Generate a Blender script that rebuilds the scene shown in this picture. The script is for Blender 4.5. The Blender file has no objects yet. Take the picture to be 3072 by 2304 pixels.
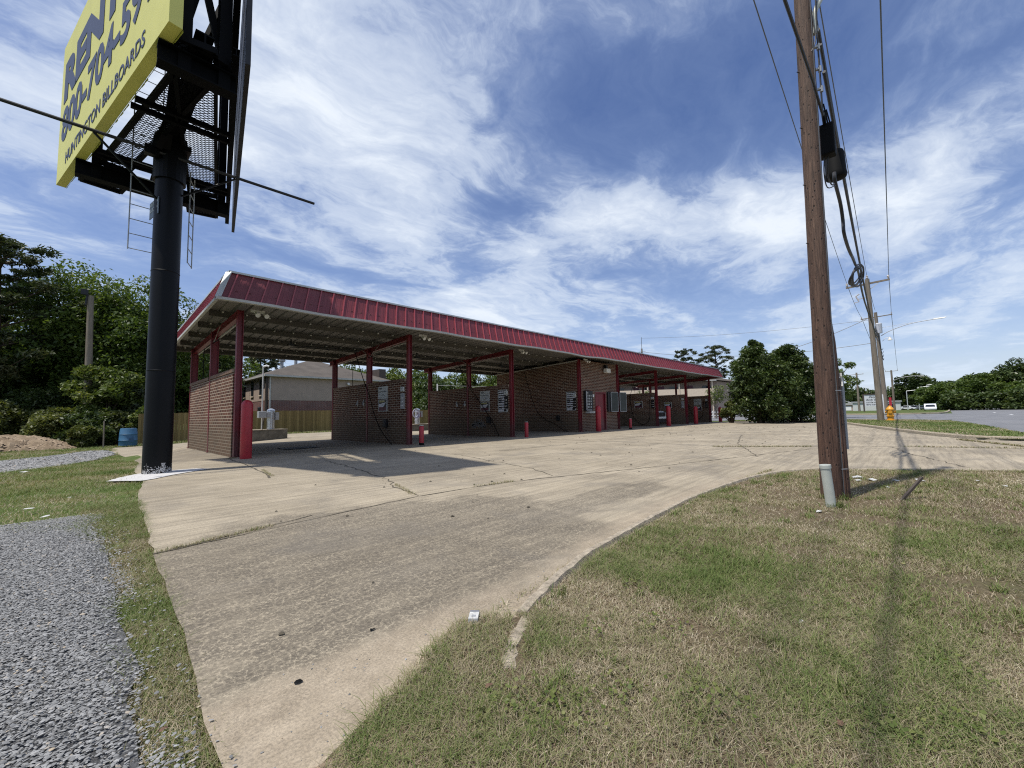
import bpy, bmesh, math, random
import numpy as np
from mathutils import Vector, Matrix
random.seed(7); RNG = np.random.default_rng(11)
sc = bpy.context.scene
COL = sc.collection
PI = math.pi

# ------------------------------------------------------------------ helpers
def SS(t):
    t = min(1.0, max(0.0, t)); return t*t*(3-2*t)
def gz(x, y):
    """terrain height: the yard dips a little to the left of the wash bays"""
    a = SS((2.9-x)/1.5); b = SS((10-x)/8); k = SS((y-21)/5)
    return -0.35*SS((y-11)/12)*(a*(1-k)+b*k)
def gzv(x, y):
    s = lambda t: (lambda u: u*u*(3-2*u))(np.clip(t, 0, 1))
    a = s((2.9-x)/1.5); b = s((10-x)/8); k = s((y-21)/5)
    return -0.35*s((y-11)/12)*(a*(1-k)+b*k)
_lat = RNG.random((256, 256))
def vnoise(x, y, sc_=1.0, off=0.0):
    x = np.asarray(x)*sc_+off+1000.3; y = np.asarray(y)*sc_+off*1.7+1000.7
    xi = np.floor(x).astype(int); yi = np.floor(y).astype(int)
    fx = x-xi; fy = y-yi; fx = fx*fx*(3-2*fx); fy = fy*fy*(3-2*fy)
    g = lambda i, j: _lat[i % 256, j % 256]
    return (g(xi, yi)*(1-fx)+g(xi+1, yi)*fx)*(1-fy)+(g(xi, yi+1)*(1-fx)+g(xi+1, yi+1)*fx)*fy

ORG = {}
def origin(o):
    return ORG.get(o.name, Vector((0, 0, 0)))
def tag(o, label=None, cat=None, group=None, kind=None):
    if label: o['label'] = label
    if cat: o['category'] = cat
    if group: o['group'] = group
    if kind: o['kind'] = kind
    return o
def thing(name, label, cat, loc, group=None):
    o = bpy.data.objects.new(name, None); COL.objects.link(o)
    o.location = loc; o.empty_display_size = .2
    ORG[o.name] = Vector(loc)
    return tag(o, label, cat, group)

class MB:
    def __init__(s): s.v = []; s.f = []; s.mi = []; s.m = 0
    def add(s, vs, fs):
        b = len(s.v); s.v += [tuple(v) for v in vs]
        for f in fs: s.f.append(tuple(i+b for i in f)); s.mi.append(s.m)
        return s
    def box(s, x0, x1, y0, y1, z0, z1):
        vs = [(x, y, z) for z in (z0, z1) for y in (y0, y1) for x in (x0, x1)]
        return s.add(vs, [(0, 2, 3, 1), (4, 5, 7, 6), (0, 1, 5, 4), (2, 6, 7, 3), (0, 4, 6, 2), (1, 3, 7, 5)])
    def beam(s, p0, p1, w, h, up=(0, 0, 1)):
        p0 = Vector(p0); p1 = Vector(p1); d = (p1-p0).normalized(); u = Vector(up)
        if abs(d.dot(u)) > .99: u = Vector((0, 1, 0))
        r = d.cross(u).normalized(); u = r.cross(d).normalized()
        vs = []
        for p in (p0, p1):
            for a, b in ((-1, -1), (1, -1), (1, 1), (-1, 1)): vs.append(p+r*(a*w/2)+u*(b*h/2))
        return s.add(vs, [(0, 1, 2, 3), (7, 6, 5, 4), (0, 4, 5, 1), (1, 5, 6, 2), (2, 6, 7, 3), (3, 7, 4, 0)])
    def ibeam(s, p0, p1, w, h, up=(0, 0, 1), t=.012):
        p0 = Vector(p0); p1 = Vector(p1); d = (p1-p0).normalized(); u = Vector(up)
        if abs(d.dot(u)) > .99: u = Vector((0, 1, 0))
        r = d.cross(u).normalized(); u = r.cross(d).normalized()
        s.beam(p0+u*(h/2-t/2), p1+u*(h/2-t/2), w, t, u); s.beam(p0-u*(h/2-t/2), p1-u*(h/2-t/2), w, t, u)
        return s.beam(p0, p1, t, h-2*t-.002, u)
    def tube(s, pts, r, seg=8, cap=True):
        pts = [Vector(p) for p in pts]; n = len(pts); rr = r if isinstance(r, (list, tuple)) else [r]*n
        vs = []; prev = None
        for i, p in enumerate(pts):
            d = (pts[min(i+1, n-1)]-pts[max(i-1, 0)]).normalized()
            if prev is None:
                a = Vector((0, 0, 1)) if abs(d.z) < .9 else Vector((1, 0, 0))
                u = d.cross(a).normalized()
            else:
                u = (prev-d*prev.dot(d)).normalized()
            prev = u; w = d.cross(u)
            for k in range(seg):
                a = 2*PI*k/seg; vs.append(p+(u*math.cos(a)+w*math.sin(a))*rr[i])
        fs = []
        for i in range(n-1):
            for k in range(seg):
                fs.append((i*seg+k, i*seg+(k+1) % seg, (i+1)*seg+(k+1) % seg, (i+1)*seg+k))
        if cap: fs.append(tuple(range(seg-1, -1, -1))); fs.append(tuple((n-1)*seg+k for k in range(seg)))
        return s.add(vs, fs)
    def lathe(s, c, prof, seg=16):
        """prof: list of (r, z) from the bottom up round a vertical axis at c"""
        vs = []; fs = []
        for r, z in prof:
            for k in range(seg):
                a = 2*PI*k/seg; vs.append((c[0]+r*math.cos(a), c[1]+r*math.sin(a), c[2]+z))
        for i in range(len(prof)-1):
            for k in range(seg):
                fs.append((i*seg+k, i*seg+(k+1) % seg, (i+1)*seg+(k+1) % seg, (i+1)*seg+k))
        fs.append(tuple(range(seg-1, -1, -1))); fs.append(tuple((len(prof)-1)*seg+k for k in range(seg)))
        return s.add(vs, fs)
    def prism(s, poly, z0, z1):
        n = len(poly); vs = [(x, y, z0) for x, y in poly]+[(x, y, z1) for x, y in poly]
        return s.add(vs, [tuple(range(n-1, -1, -1)), tuple(range(n, 2*n))]+[(i, (i+1) % n, (i+1) % n+n, i+n) for i in range(n)])
    def build(s, name, mats, parent=None, smooth=False, bevel=0):
        o0 = origin(parent) if parent else Vector((0, 0, 0))
        me = bpy.data.meshes.new(name)
        me.from_pydata([(v[0]-o0.x, v[1]-o0.y, v[2]-o0.z) for v in s.v], [], s.f)
        if not isinstance(mats, (list, tuple)): mats = [mats]
        for m in mats: me.materials.append(m)
        if len(mats) > 1: me.polygons.foreach_set('material_index', s.mi)
        if smooth: me.polygons.foreach_set('use_smooth', [True]*len(me.polygons))
        me.update()
        if smooth:
            try: me.set_sharp_from_angle(angle=math.radians(38))
            except Exception: pass
        o = bpy.data.objects.new(name, me); COL.objects.link(o)
        if parent: o.parent = parent; ORG[o.name] = o0
        if bevel:
            b = o.modifiers.new('bevel', 'BEVEL'); b.width = bevel; b.segments = 2; b.limit_method = 'ANGLE'
        return o

def np_mesh(name, verts, faces_flat, face_sizes, mats, parent=None, attrs=None, mi=None):
    o0 = origin(parent) if parent else Vector((0, 0, 0))
    me = bpy.data.meshes.new(name)
    V = np.asarray(verts, dtype=np.float32)-np.array(o0, dtype=np.float32)
    me.vertices.add(len(V)); me.vertices.foreach_set('co', V.ravel())
    me.loops.add(len(faces_flat)); me.loops.foreach_set('vertex_index', np.asarray(faces_flat, dtype=np.int32))
    me.polygons.add(len(face_sizes))
    st = np.concatenate(([0], np.cumsum(face_sizes)[:-1])).astype(np.int32)
    me.polygons.foreach_set('loop_start', st)
    me.polygons.foreach_set('loop_total', np.asarray(face_sizes, dtype=np.int32))
    if not isinstance(mats, (list, tuple)): mats = [mats]
    for m in mats: me.materials.append(m)
    if mi is not None: me.polygons.foreach_set('material_index', np.asarray(mi, dtype=np.int32))
    for k, a in (attrs or {}).items():
        at = me.attributes.new(k, 'FLOAT', 'POINT'); at.data.foreach_set('value', np.asarray(a, dtype=np.float32))
    me.update(calc_edges=True); me.validate()
    o = bpy.data.objects.new(name, me); COL.objects.link(o)
    if parent: o.parent = parent; ORG[o.name] = o0
    return o

def sheet(name, poly, dz, mat, cuts=None, kind='structure', parent=None, fz=gz):
    bm = bmesh.new(); vs = [bm.verts.new((x, y, 0)) for x, y in poly]; bm.faces.new(vs)
    bmesh.ops.triangulate(bm, faces=bm.faces[:])
    if cuts:
        x0, x1, y0, y1, st = cuts
        for ax, a, b in ((0, x0, x1), (1, y0, y1)):
            t = a
            while t <= b:
                co = [0, 0, 0]; no = [0, 0, 0]; co[ax] = t; no[ax] = 1
                bmesh.ops.bisect_plane(bm, geom=bm.verts[:]+bm.edges[:]+bm.faces[:], plane_co=co, plane_no=no); t += st
    for v in bm.verts: v.co.z = fz(v.co.x, v.co.y)+dz
    bmesh.ops.recalc_face_normals(bm, faces=bm.faces[:])
    if sum(f.normal.z for f in bm.faces) < 0: bmesh.ops.reverse_faces(bm, faces=bm.faces[:])
    me = bpy.data.meshes.new(name); bm.to_mesh(me); bm.free(); me.materials.append(mat)
    o = bpy.data.objects.new(name, me); COL.objects.link(o)
    if kind and not parent: o['kind'] = kind
    if parent: o.parent = parent
    return o
def copy_tree(o, parent=None):
    c = o.copy(); COL.objects.link(c)
    if parent: c.parent = parent
    ORG[c.name] = origin(o)
    for ch in [x for x in bpy.data.objects if x.parent == o and x is not c]:
        copy_tree(ch, c)
    return c

# ------------------------------------------------------------------ materials
def mat(name):
    m = bpy.data.materials.new(name); m.use_nodes = True
    nt = m.node_tree; b = nt.nodes['Principled BSDF']
    return m, nt, b
def N(nt, t, **kw):
    n = nt.nodes.new(t)
    for k, v in kw.items():
        if k in n.inputs: n.inputs[k].default_value = v
        else: setattr(n, k, v)
    return n
def L(nt, a, b): nt.links.new(a, b)
def objco(nt, scale=(1, 1, 1), rot=(0, 0, 0)):
    tc = N(nt, 'ShaderNodeTexCoord'); mp = N(nt, 'ShaderNodeMapping')
    mp.inputs['Scale'].default_value = scale; mp.inputs['Rotation'].default_value = rot
    L(nt, tc.outputs['Object'], mp.inputs['Vector']); return mp.outputs['Vector']
def noise(nt, vec, scale, detail=4, rough=.55, dist=0):
    n = N(nt, 'ShaderNodeTexNoise'); n.inputs['Scale'].default_value = scale; n.inputs['Detail'].default_value = detail
    n.inputs['Roughness'].default_value = rough; n.inputs['Distortion'].default_value = dist
    L(nt, vec, n.inputs['Vector']); return n.outputs['Fac']
def ramp(nt, fac, stops):
    r = N(nt, 'ShaderNodeValToRGB'); e = r.color_ramp.elements
    while len(e) < len(stops): e.new(.5)
    for i, (p, c) in enumerate(stops):
        e[i].position = p; e[i].color = (c[0], c[1], c[2], 1) if isinstance(c, (tuple, list)) else (c, c, c, 1)
    L(nt, fac, r.inputs['Fac']); return r.outputs['Color']
def mix(nt, fac, a, b, mode='MIX'):
    n = N(nt, 'ShaderNodeMix'); n.data_type = 'RGBA'; n.blend_type = mode
    for i, v in ((0, fac), (6, a), (7, b)):
        if hasattr(v, 'links') or hasattr(v, 'is_linked'): L(nt, v, n.inputs[i])
        else: n.inputs[i].default_value = v if i == 0 else (v[0], v[1], v[2], 1)
    return n.outputs[2]
def math_(nt, op, a, b=0.0, clamp=False):
    n = N(nt, 'ShaderNodeMath'); n.operation = op; n.use_clamp = clamp
    for i, v in ((0, a), (1, b)):
        if hasattr(v, 'is_linked'): L(nt, v, n.inputs[i])
        else: n.inputs[i].default_value = v
    return n.outputs[0]
def bump(nt, b, h, strength=.3, dist=.01):
    n = N(nt, 'ShaderNodeBump'); n.inputs['Strength'].default_value = strength; n.inputs['Distance'].default_value = dist
    L(nt, h, n.inputs['Height']); L(nt, n.outputs['Normal'], b.inputs['Normal'])
def simple(name, c, rough=.6, metal=0, var=.12, nscale=6, bmp=0, spec=.5, stretch=(1, 1, 1)):
    m, nt, b = mat(name); v = objco(nt, stretch); f = noise(nt, v, nscale, 6, .65)
    lo = tuple(x*(1-var) for x in c); hi = tuple(min(1, x*(1+var)) for x in c)
    L(nt, ramp(nt, f, [(.3, lo), (.7, hi)]), b.inputs['Base Color'])
    b.inputs['Roughness'].default_value = rough; b.inputs['Metallic'].default_value = metal
    b.inputs['Specular IOR Level'].default_value = spec
    if bmp: bump(nt, b, noise(nt, v, nscale*6, 4), bmp, .01)
    return m
M = {}
M['red'] = simple('red_paint', (.20, .012, .022), .45, 0, .25, 3)
m, nt, b = mat('red_paint'); v = objco(nt); spz = N(nt, 'ShaderNodeSeparateXYZ'); L(nt, v, spz.inputs[0])
c = ramp(nt, noise(nt, objco(nt, (3, 3, .7)), 3, 6, .7), [(.3, (.135, .010, .017)), (.7, (.20, .017, .027))])
zz = math_(nt, 'ADD', spz.outputs['Z'], math_(nt, 'MULTIPLY', noise(nt, v, 9, 5, .7), -.9))
c = mix(nt, math_(nt, 'MULTIPLY', ramp(nt, zz, [(.0, 1.0), (.35, 0.0)]), .55), c, (.10, .055, .05))
rs_ = ramp(nt, noise(nt, objco(nt, (14, 14, 5)), 2.2, 6, .75), [(.63, 0.0), (.70, 1.0)])
c = mix(nt, math_(nt, 'MULTIPLY', rs_, .6), c, (.07, .03, .025))
L(nt, c, b.inputs['Base Color']); b.inputs['Roughness'].default_value = .45; M['red'] = m
M['red_bollard'] = simple('bollard_paint', (.36, .018, .03), .38, 0, .15, 4)
M['black_steel'] = simple('black_steel', (.0022, .0024, .0035), .45, 0, .3, 2, spec=.2)
M['frame_black'] = simple('frame_black', (.0016, .0016, .002), .6, 0, .3, 2, spec=.1)
M['dark_metal'] = simple('dark_metal', (.02, .02, .022), .5, .3, .3, 5)
M['galv'] = simple('galvanised_trim', (.5, .52, .52), .45, .35, .12, 3)
M['gutter'] = simple('gutter_paint', (.44, .43, .40), .5, 0, .14, 3)
M['deck'] = simple('deck_underside', (.20, .19, .17), .6, .1, .3, 1.2, stretch=(3, .4, 1))
M['purlin'] = simple('purlin_steel', (.095, .085, .07), .65, 0, .25, 2, stretch=(.4, 2, 2))
M['clip'] = simple('clip_white', (.7, .68, .62), .6)
M['stainless'] = simple('stainless', (.55, .56, .58), .28, .9, .1, 4)
M['grey_box'] = simple('grey_box', (.32, .33, .34), .5, .2)
M['white'] = simple('white_paint', (.72, .72, .70), .5, 0, .08)
M['rubber'] = simple('black_rubber', (.003, .003, .003), .7, spec=.15)
M['wire'] = simple('cable_black', (.015, .015, .017), .55)
M['wire_grey'] = simple('conductor_grey', (.10, .105, .11), .5, .3)
M['yellow_hyd'] = simple('hydrant_paint', (.58, .27, .02), .45, 0, .12, 8)
M['blue_drum'] = simple('drum_blue', (.035, .115, .21), .45, 0, .12)
M['wood_grey'] = simple('weathered_pole', (.20, .17, .135), .85, 0, .3, 3, .4, .2, (6, 6, .5))
M['porcelain'] = simple('porcelain', (.45, .42, .4), .3)
M['concrete_trim'] = simple('curb_concrete', (.35, .30, .23), .9, 0, .42, 24, .8, .15)
M['dark_concrete'] = simple('stained_concrete', (.13, .12, .10), .85, 0, .45, 3, .4, .2)
M['white_pad'] = simple('chalky_pad', (.52, .51, .50), .9, 0, .12, 14, .6, .2)
M['green_plastic'] = simple('pale_green_plastic', (.46, .48, .425), .5, 0, .08, 8)
M['glass'] = simple('dark_glass', (.02, .024, .03), .08, 0, .1)
M['stucco'] = simple('beige_stucco', (.36, .285, .235), .85, 0, .08, 1.5, .25, .2)
M['trim_cream'] = simple('cream_trim', (.60, .50, .38), .7, 0, .08)
M['paper'] = simple('litter_paper', (.48, .48, .46), .8, 0, .25, 30)
M['bronze'] = simple('brown_trim', (.06, .045, .035), .6)

def brick_mat(name, axis, c1, c2, mortar, grime=0.0, bw=.29, rh=.088, ms=.011, origin_shift=0):
    m, nt, b = mat(name); tc = N(nt, 'ShaderNodeTexCoord'); sp = N(nt, 'ShaderNodeSeparateXYZ'); L(nt, tc.outputs['Object'], sp.inputs[0])
    cb = N(nt, 'ShaderNodeCombineXYZ')
    if axis == 'any':
        L(nt, math_(nt, 'ADD', sp.outputs['X'], sp.outputs['Y']), cb.inputs['X'])
    else:
        L(nt, sp.outputs[axis], cb.inputs['X'])
    L(nt, sp.outputs['Z'], cb.inputs['Y'])
    br = N(nt, 'ShaderNodeTexBrick'); br.inputs['Scale'].default_value = 1
    br.inputs['Brick Width'].default_value = bw; br.inputs['Row Height'].default_value = rh
    br.inputs['Mortar Size'].default_value = ms; br.inputs['Mortar Smooth'].default_value = .2; br.inputs['Bias'].default_value = 0
    br.inputs['Color1'].default_value = (*c1, 1); br.inputs['Color2'].default_value = (*c2, 1); br.inputs['Mortar'].default_value = (*mortar, 1)
    L(nt, cb.outputs[0], br.inputs['Vector'])
    nz = noise(nt, tc.outputs['Object'], 1.3, 6, .65)
    c = mix(nt, .6, br.outputs['Color'], ramp(nt, nz, [(.3, (.55, .52, .5)), (.7, (1.1, 1.08, 1.05))]), 'MULTIPLY')
    if grime:
        z = sp.outputs['Z']; h = math_(nt, 'ADD', z, math_(nt, 'MULTIPLY', nz, -1.2))
        g = ramp(nt, h, [(.0, 1.0), (.62, 0.0)])
        c = mix(nt, math_(nt, 'MULTIPLY', g, grime), c, (.105, .085, .055))
    L(nt, c, b.inputs['Base Color']); b.inputs['Roughness'].default_value = .85
    b.inputs['Specular IOR Level'].default_value = .2
    bump(nt, b, br.outputs['Fac'], -.6, .008)
    return m
BR1 = (.15, .066, .042); BR2 = (.070, .030, .021); MOR = (.40, .335, .26)
M['brick_y'] = brick_mat('brick_side', 'Y', BR1, BR2, MOR, .6)
M['brick_x'] = brick_mat('brick_front', 'X', (.15, .068, .044), (.075, .034, .024), (.34, .29, .23), .2)
M['brick_apt'] = brick_mat('brick_apartment', 'any', (.17, .06, .05), (.11, .045, .045), (.33, .27, .25), 0)
M['rowlock'] = brick_mat('brick_cap', 'Y', BR1, BR2, MOR, 0, .075, .5, .011)

# concrete apron
m, nt, b = mat('apron_concrete'); v = objco(nt); sp = N(nt, 'ShaderNodeSeparateXYZ'); L(nt, v, sp.inputs[0])
X, Y = sp.outputs['X'], sp.outputs['Y']
big = noise(nt, v, .55, 6, .6, .4); fine = noise(nt, v, 60, 3, .7); mid = noise(nt, v, 5, 6, .7)
streak = noise(nt, objco(nt, (.35, 6, 1), (0, 0, .06)), 2.0, 6, .7)
base = ramp(nt, big, [(.3, (.30, .26, .195)), (.7, (.40, .35, .268))])
base = mix(nt, .8, base, ramp(nt, streak, [(.34, (.62, .61, .60)), (.58, (1.12, 1.11, 1.08))]), 'MULTIPLY')
base = mix(nt, .6, base, ramp(nt, fine, [(.35, (.55, .54, .53)), (.62, (1.2, 1.18, 1.15))]), 'MULTIPLY')
dx = math_(nt, 'DIVIDE', math_(nt, 'SUBTRACT', X, 1.7), 2.3); dy = math_(nt, 'DIVIDE', math_(nt, 'SUBTRACT', Y, 3.1), 1.75)
r2 = math_(nt, 'ADD', math_(nt, 'MULTIPLY', dx, dx), math_(nt, 'MULTIPLY', dy, dy))
r2 = math_(nt, 'ADD', r2, math_(nt, 'MULTIPLY', math_(nt, 'SUBTRACT', noise(nt, v, 1.3, 6, .65, .6), .5), 2.0))
wear = ramp(nt, r2, [(.65, 1.0), (1.4, 0.0)])
dx2 = math_(nt, 'DIVIDE', math_(nt, 'SUBTRACT', X, 4.6), 1.5); dy2 = math_(nt, 'DIVIDE', math_(nt, 'SUBTRACT', Y, 2.75), .42)
r3 = math_(nt, 'ADD', math_(nt, 'MULTIPLY', dx2, dx2), math_(nt, 'MULTIPLY', dy2, dy2))
r3 = math_(nt, 'ADD', r3, math_(nt, 'MULTIPLY', math_(nt, 'SUBTRACT', noise(nt, v, 2.3, 5, .6), .5), 2.5))
wear = math_(nt, 'MAXIMUM', wear, math_(nt, 'MULTIPLY', ramp(nt, r3, [(.4, 1.0), (1.3, 0.0)]), .9))
wear = math_(nt, 'MAXIMUM', wear, math_(nt, 'MULTIPLY', ramp(nt, noise(nt, v, .8, 7, .68, .5), [(.42, 0.0), (.62, 1.0)]), .5))
patchy = ramp(nt, noise(nt, v, 2.6, 8, .72, .4), [(.30, .55), (.56, 1.0)])
wear = math_(nt, 'MULTIPLY', wear, patchy)
wn = N(nt, 'ShaderNodeTexNoise'); wn.inputs['Scale'].default_value = 14; wn.inputs['Detail'].default_value = 6; wn.inputs['Roughness'].default_value = .7; L(nt, v, wn.inputs['Vector'])
wv = mix(nt, .10, v, wn.outputs['Color'], 'ADD')
vo = N(nt, 'ShaderNodeTexVoronoi'); vo.feature = 'DISTANCE_TO_EDGE'; vo.inputs['Scale'].default_value = 18; L(nt, wv, vo.inputs['Vector'])
vo2 = N(nt, 'ShaderNodeTexVoronoi'); vo2.feature = 'DISTANCE_TO_EDGE'; vo2.inputs['Scale'].default_value = 40; L(nt, wv, vo2.inputs['Vector'])
cell = math_(nt, 'MULTIPLY', ramp(nt, vo.outputs['Distance'], [(.012, 0.0), (.06, 1.0)]), ramp(nt, vo2.outputs['Distance'], [(.0, .25), (.07, 1.0)]))
spk = ramp(nt, noise(nt, v, 48, 5, .8), [(.38, .1), (.5, 1.0)])
wmask = math_(nt, 'MULTIPLY', wear, math_(nt, 'MULTIPLY', cell, spk))
dark = mix(nt, .6, (.100, .087, .070), ramp(nt, fine, [(.3, (.45, .45, .45)), (.7, (1.7, 1.65, 1.55))]), 'MULTIPLY')
base = mix(nt, math_(nt, 'MULTIPLY', wmask, .9), base, dark)
# sandy wash-out along the curb and at the street corner
yk = math_(nt, 'SUBTRACT', 1.95, math_(nt, 'MULTIPLY', math_(nt, 'POWER', math_(nt, 'ABSOLUTE', math_(nt, 'SUBTRACT', X, 5.0)), 2.0), .033))
dk = math_(nt, 'SUBTRACT', Y, yk)
dk = math_(nt, 'ADD', dk, math_(nt, 'MULTIPLY', math_(nt, 'SUBTRACT', mid, .5), .5))
sand = math_(nt, 'MULTIPLY', ramp(nt, dk, [(.02, 1.0), (.26, 0.0)]), ramp(nt, math_(nt, 'MULTIPLY', X, .1), [(.70, 1.0), (.85, 0.0)]))
sandc = mix(nt, .6, ramp(nt, noise(nt, v, 6, 8, .75), [(.3, (.25, .205, .15)), (.7, (.42, .355, .27))]), ramp(nt, noise(nt, v, 90, 3, .8), [(.35, (.45, .45, .45)), (.6, (1.3, 1.28, 1.22))]), 'MULTIPLY')
wedge = ramp(nt, math_(nt, 'ADD', math_(nt, 'SUBTRACT', Y, math_(nt, 'MULTIPLY', X, .08)), math_(nt, 'MULTIPLY', math_(nt, 'SUBTRACT', mid, .5), .25)), [(.0, 0.0), (1.0, 0.0)])
wd_ = math_(nt, 'SUBTRACT', Y, math_(nt, 'ADD', 1.83, math_(nt, 'MULTIPLY', math_(nt, 'SUBTRACT', mid, .5), .22)))
wedge = ramp(nt, math_(nt, 'ADD', wd_, .5), [(.44, 1.0), (.56, 0.0)])
wedge = math_(nt, 'MULTIPLY', wedge, ramp(nt, math_(nt, 'MULTIPLY', X, .25), [(.42, 1.0), (.5, 0.0)]))
sand = math_(nt, 'MAXIMUM', sand, wedge)
base = mix(nt, math_(nt, 'MULTIPLY', sand, .85), base, sandc)
# old oil and tyre stains
st = ramp(nt, noise(nt, v, .9, 5, .6, .8), [(.52, 0.0), (.68, 1.0)])
base = mix(nt, math_(nt, 'MULTIPLY', st, .42), base, (.15, .135, .115))
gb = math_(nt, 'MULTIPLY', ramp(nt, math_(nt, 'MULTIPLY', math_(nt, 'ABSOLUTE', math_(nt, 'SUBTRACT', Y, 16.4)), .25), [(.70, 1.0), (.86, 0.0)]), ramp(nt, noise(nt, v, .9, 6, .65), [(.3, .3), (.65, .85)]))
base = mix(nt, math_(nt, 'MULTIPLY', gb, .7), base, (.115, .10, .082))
L(nt, base, b.inputs['Base Color']); b.inputs['Roughness'].default_value = .88; b.inputs['Specular IOR Level'].default_value = .25
hh = math_(nt, 'ADD', math_(nt, 'MULTIPLY', fine, .5), math_(nt, 'MULTIPLY', math_(nt, 'SUBTRACT', 1.0, wmask), .6))
hh = math_(nt, 'ADD', hh, math_(nt, 'MULTIPLY', noise(nt, objco(nt, (2, 60, 1)), 2, 3), .35))
bump(nt, b, hh, .55, .008)
M['apron'] = m

def ground_mat(name, cols, s1, s2, bm_=.6):
    m, nt, b = mat(name); v = objco(nt); a = noise(nt, v, s1, 6, .65, .3); c = noise(nt, v, s2, 5, .8)
    col = ramp(nt, a, [(.30, cols[0]), (.5, cols[1]), (.68, cols[2])])
    col = mix(nt, .75, col, ramp(nt, c, [(.3, (.45, .45, .45)), (.7, (1.3, 1.28, 1.2))]), 'MULTIPLY')
    L(nt, col, b.inputs['Base Color']); b.inputs['Roughness'].default_value = .95; b.inputs['Specular IOR Level'].default_value = .1
    bump(nt, b, c, bm_, .03); return m
M['lawn'] = ground_mat('lawn_ground', ((.15, .11, .078), (.145, .115, .075), (.11, .105, .055)), .8, 30)
M['far_lawn'] = ground_mat('verge_grass', ((.16, .145, .07), (.085, .12, .035), (.06, .10, .025)), .5, 9)
M['dirt'] = ground_mat('sandy_dirt', ((.17, .125, .085), (.255, .195, .135), (.32, .25, .18)), 2.5, 22, .8)
M['gravel_bed'] = ground_mat('gravel_bed', ((.12, .12, .125), (.17, .175, .185), (.25, .25, .25)), 3, 45, 1)
# asphalt
m, nt, b = mat('road_asphalt'); v = objco(nt)
c = mix(nt, .6, ramp(nt, noise(nt, objco(nt, (.15, 1, 1)), .9, 5, .6), [(.3, (.135, .138, .145)), (.7, (.19, .19, .195))]), ramp(nt, noise(nt, v, 40, 4, .8), [(.3, (.6, .6, .6)), (.7, (1.3, 1.3, 1.3))]), 'MULTIPLY')
L(nt, c, b.inputs['Base Color']); b.inputs['Roughness'].default_value = .85; M['asphalt'] = m
# creosoted timber pole
m, nt, b = mat('creosote_timber'); v = objco(nt, (1, 1, .06)); v1 = objco(nt)
grain = noise(nt, v, 60, 8, .75, .5); c = ramp(nt, grain, [(.32, (.018, .010, .007)), (.48, (.075, .038, .024)), (.62, (.13, .070, .045)), (.74, (.22, .135, .09))])
spz = N(nt, 'ShaderNodeSeparateXYZ'); L(nt, v1, spz.inputs[0])
up = ramp(nt, math_(nt, 'MULTIPLY', spz.outputs['Z'], .16), [(.1, 0.0), (.75, 1.0)])
c = mix(nt, math_(nt, 'MULTIPLY', up, .5), c, ramp(nt, grain, [(.35, (.035, .024, .018)), (.7, (.17, .115, .08))]))
hv = N(nt, 'ShaderNodeTexVoronoi'); hv.inputs['Scale'].default_value = 24; hv.inputs['Randomness'].default_value = 1; L(nt, objco(nt, (1, 1, .5)), hv.inputs['Vector'])
hole = ramp(nt, hv.outputs['Distance'], [(.12, 1.0), (.2, 0.0)])
c = mix(nt, math_(nt, 'MULTIPLY', hole, .85), c, (.008, .005, .004))
L(nt, c, b.inputs['Base Color']); b.inputs['Roughness'].default_value = .8
bump(nt, b, math_(nt, 'SUBTRACT', grain, hole), .8, .012); M['timber'] = m
# attribute-coloured foliage
def leaf_mat(name, stops, trans=.25, rough=.5, attr='rnd', patch=None):
    m, nt, b = mat(name); at = N(nt, 'ShaderNodeAttribute'); at.attribute_name = attr
    c = ramp(nt, at.outputs['Fac'], stops)
    L(nt, c, b.inputs['Base Color']); b.inputs['Roughness'].default_value = rough; b.inputs['Specular IOR Level'].default_value = .3
    tr = N(nt, 'ShaderNodeBsdfTranslucent'); L(nt, mix(nt, 1, c, (1.3, 1.35, .6), 'MULTIPLY'), tr.inputs['Color'])
    mx = N(nt, 'ShaderNodeMixShader'); mx.inputs[0].default_value = trans
    L(nt, b.outputs[0], mx.inputs[1]); L(nt, tr.outputs[0], mx.inputs[2])
    L(nt, mx.outputs[0], nt.nodes['Material Output'].inputs['Surface']); return m
M['leaf'] = leaf_mat('broad_leaf', [(0, (.045, .075, .018)), (.6, (.095, .14, .032)), (1, (.18, .22, .065))], .35)
M['leaf_dark'] = leaf_mat('dark_leaf', [(0, (.028, .045, .014)), (.65, (.065, .095, .028)), (1, (.15, .18, .07))], .25, .35)
M['leaf_yel'] = leaf_mat('spring_leaf', [(0, (.055, .085, .018)), (.6, (.105, .14, .032)), (1, (.19, .20, .065))], .3)
M['needle'] = leaf_mat('pine_needle', [(0, (.03, .042, .018)), (.6, (.062, .080, .034)), (1, (.14, .13, .07))], .2)
M['scrub'] = leaf_mat('scrub_leaf', [(0, (.05, .06, .018)), (.6, (.10, .12, .035)), (1, (.22, .23, .09))], .35)
M['blade'] = leaf_mat('grass_blade', [(0, (.09, .135, .030)), (.28, (.165, .20, .062)), (.43, (.245, .225, .115)), (.6, (.30, .25, .17)), (.8, (.40, .335, .235)), (.92, (.17, .11, .07)), (1, (.60, .54, .40))], .2, .7)
M['stone'] = leaf_mat('gravel_stone', [(0, (.11, .11, .11)), (.5, (.215, .217, .215)), (.85, (.33, .33, .325)), (1, (.40, .33, .24))], 0, .8)
M['clod'] = leaf_mat('dirt_clod', [(0, (.15, .11, .075)), (.5, (.25, .19, .13)), (1, (.36, .285, .20))], 0, .95)
M['bark'] = simple('bark', (.075, .055, .04), .9, 0, .35, 6, .5, .2, (4, 4, .6))
M['bark_light'] = simple('bark_grey', (.17, .145, .12), .9, 0, .3, 6, .5, .2, (4, 4, .6))
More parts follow.
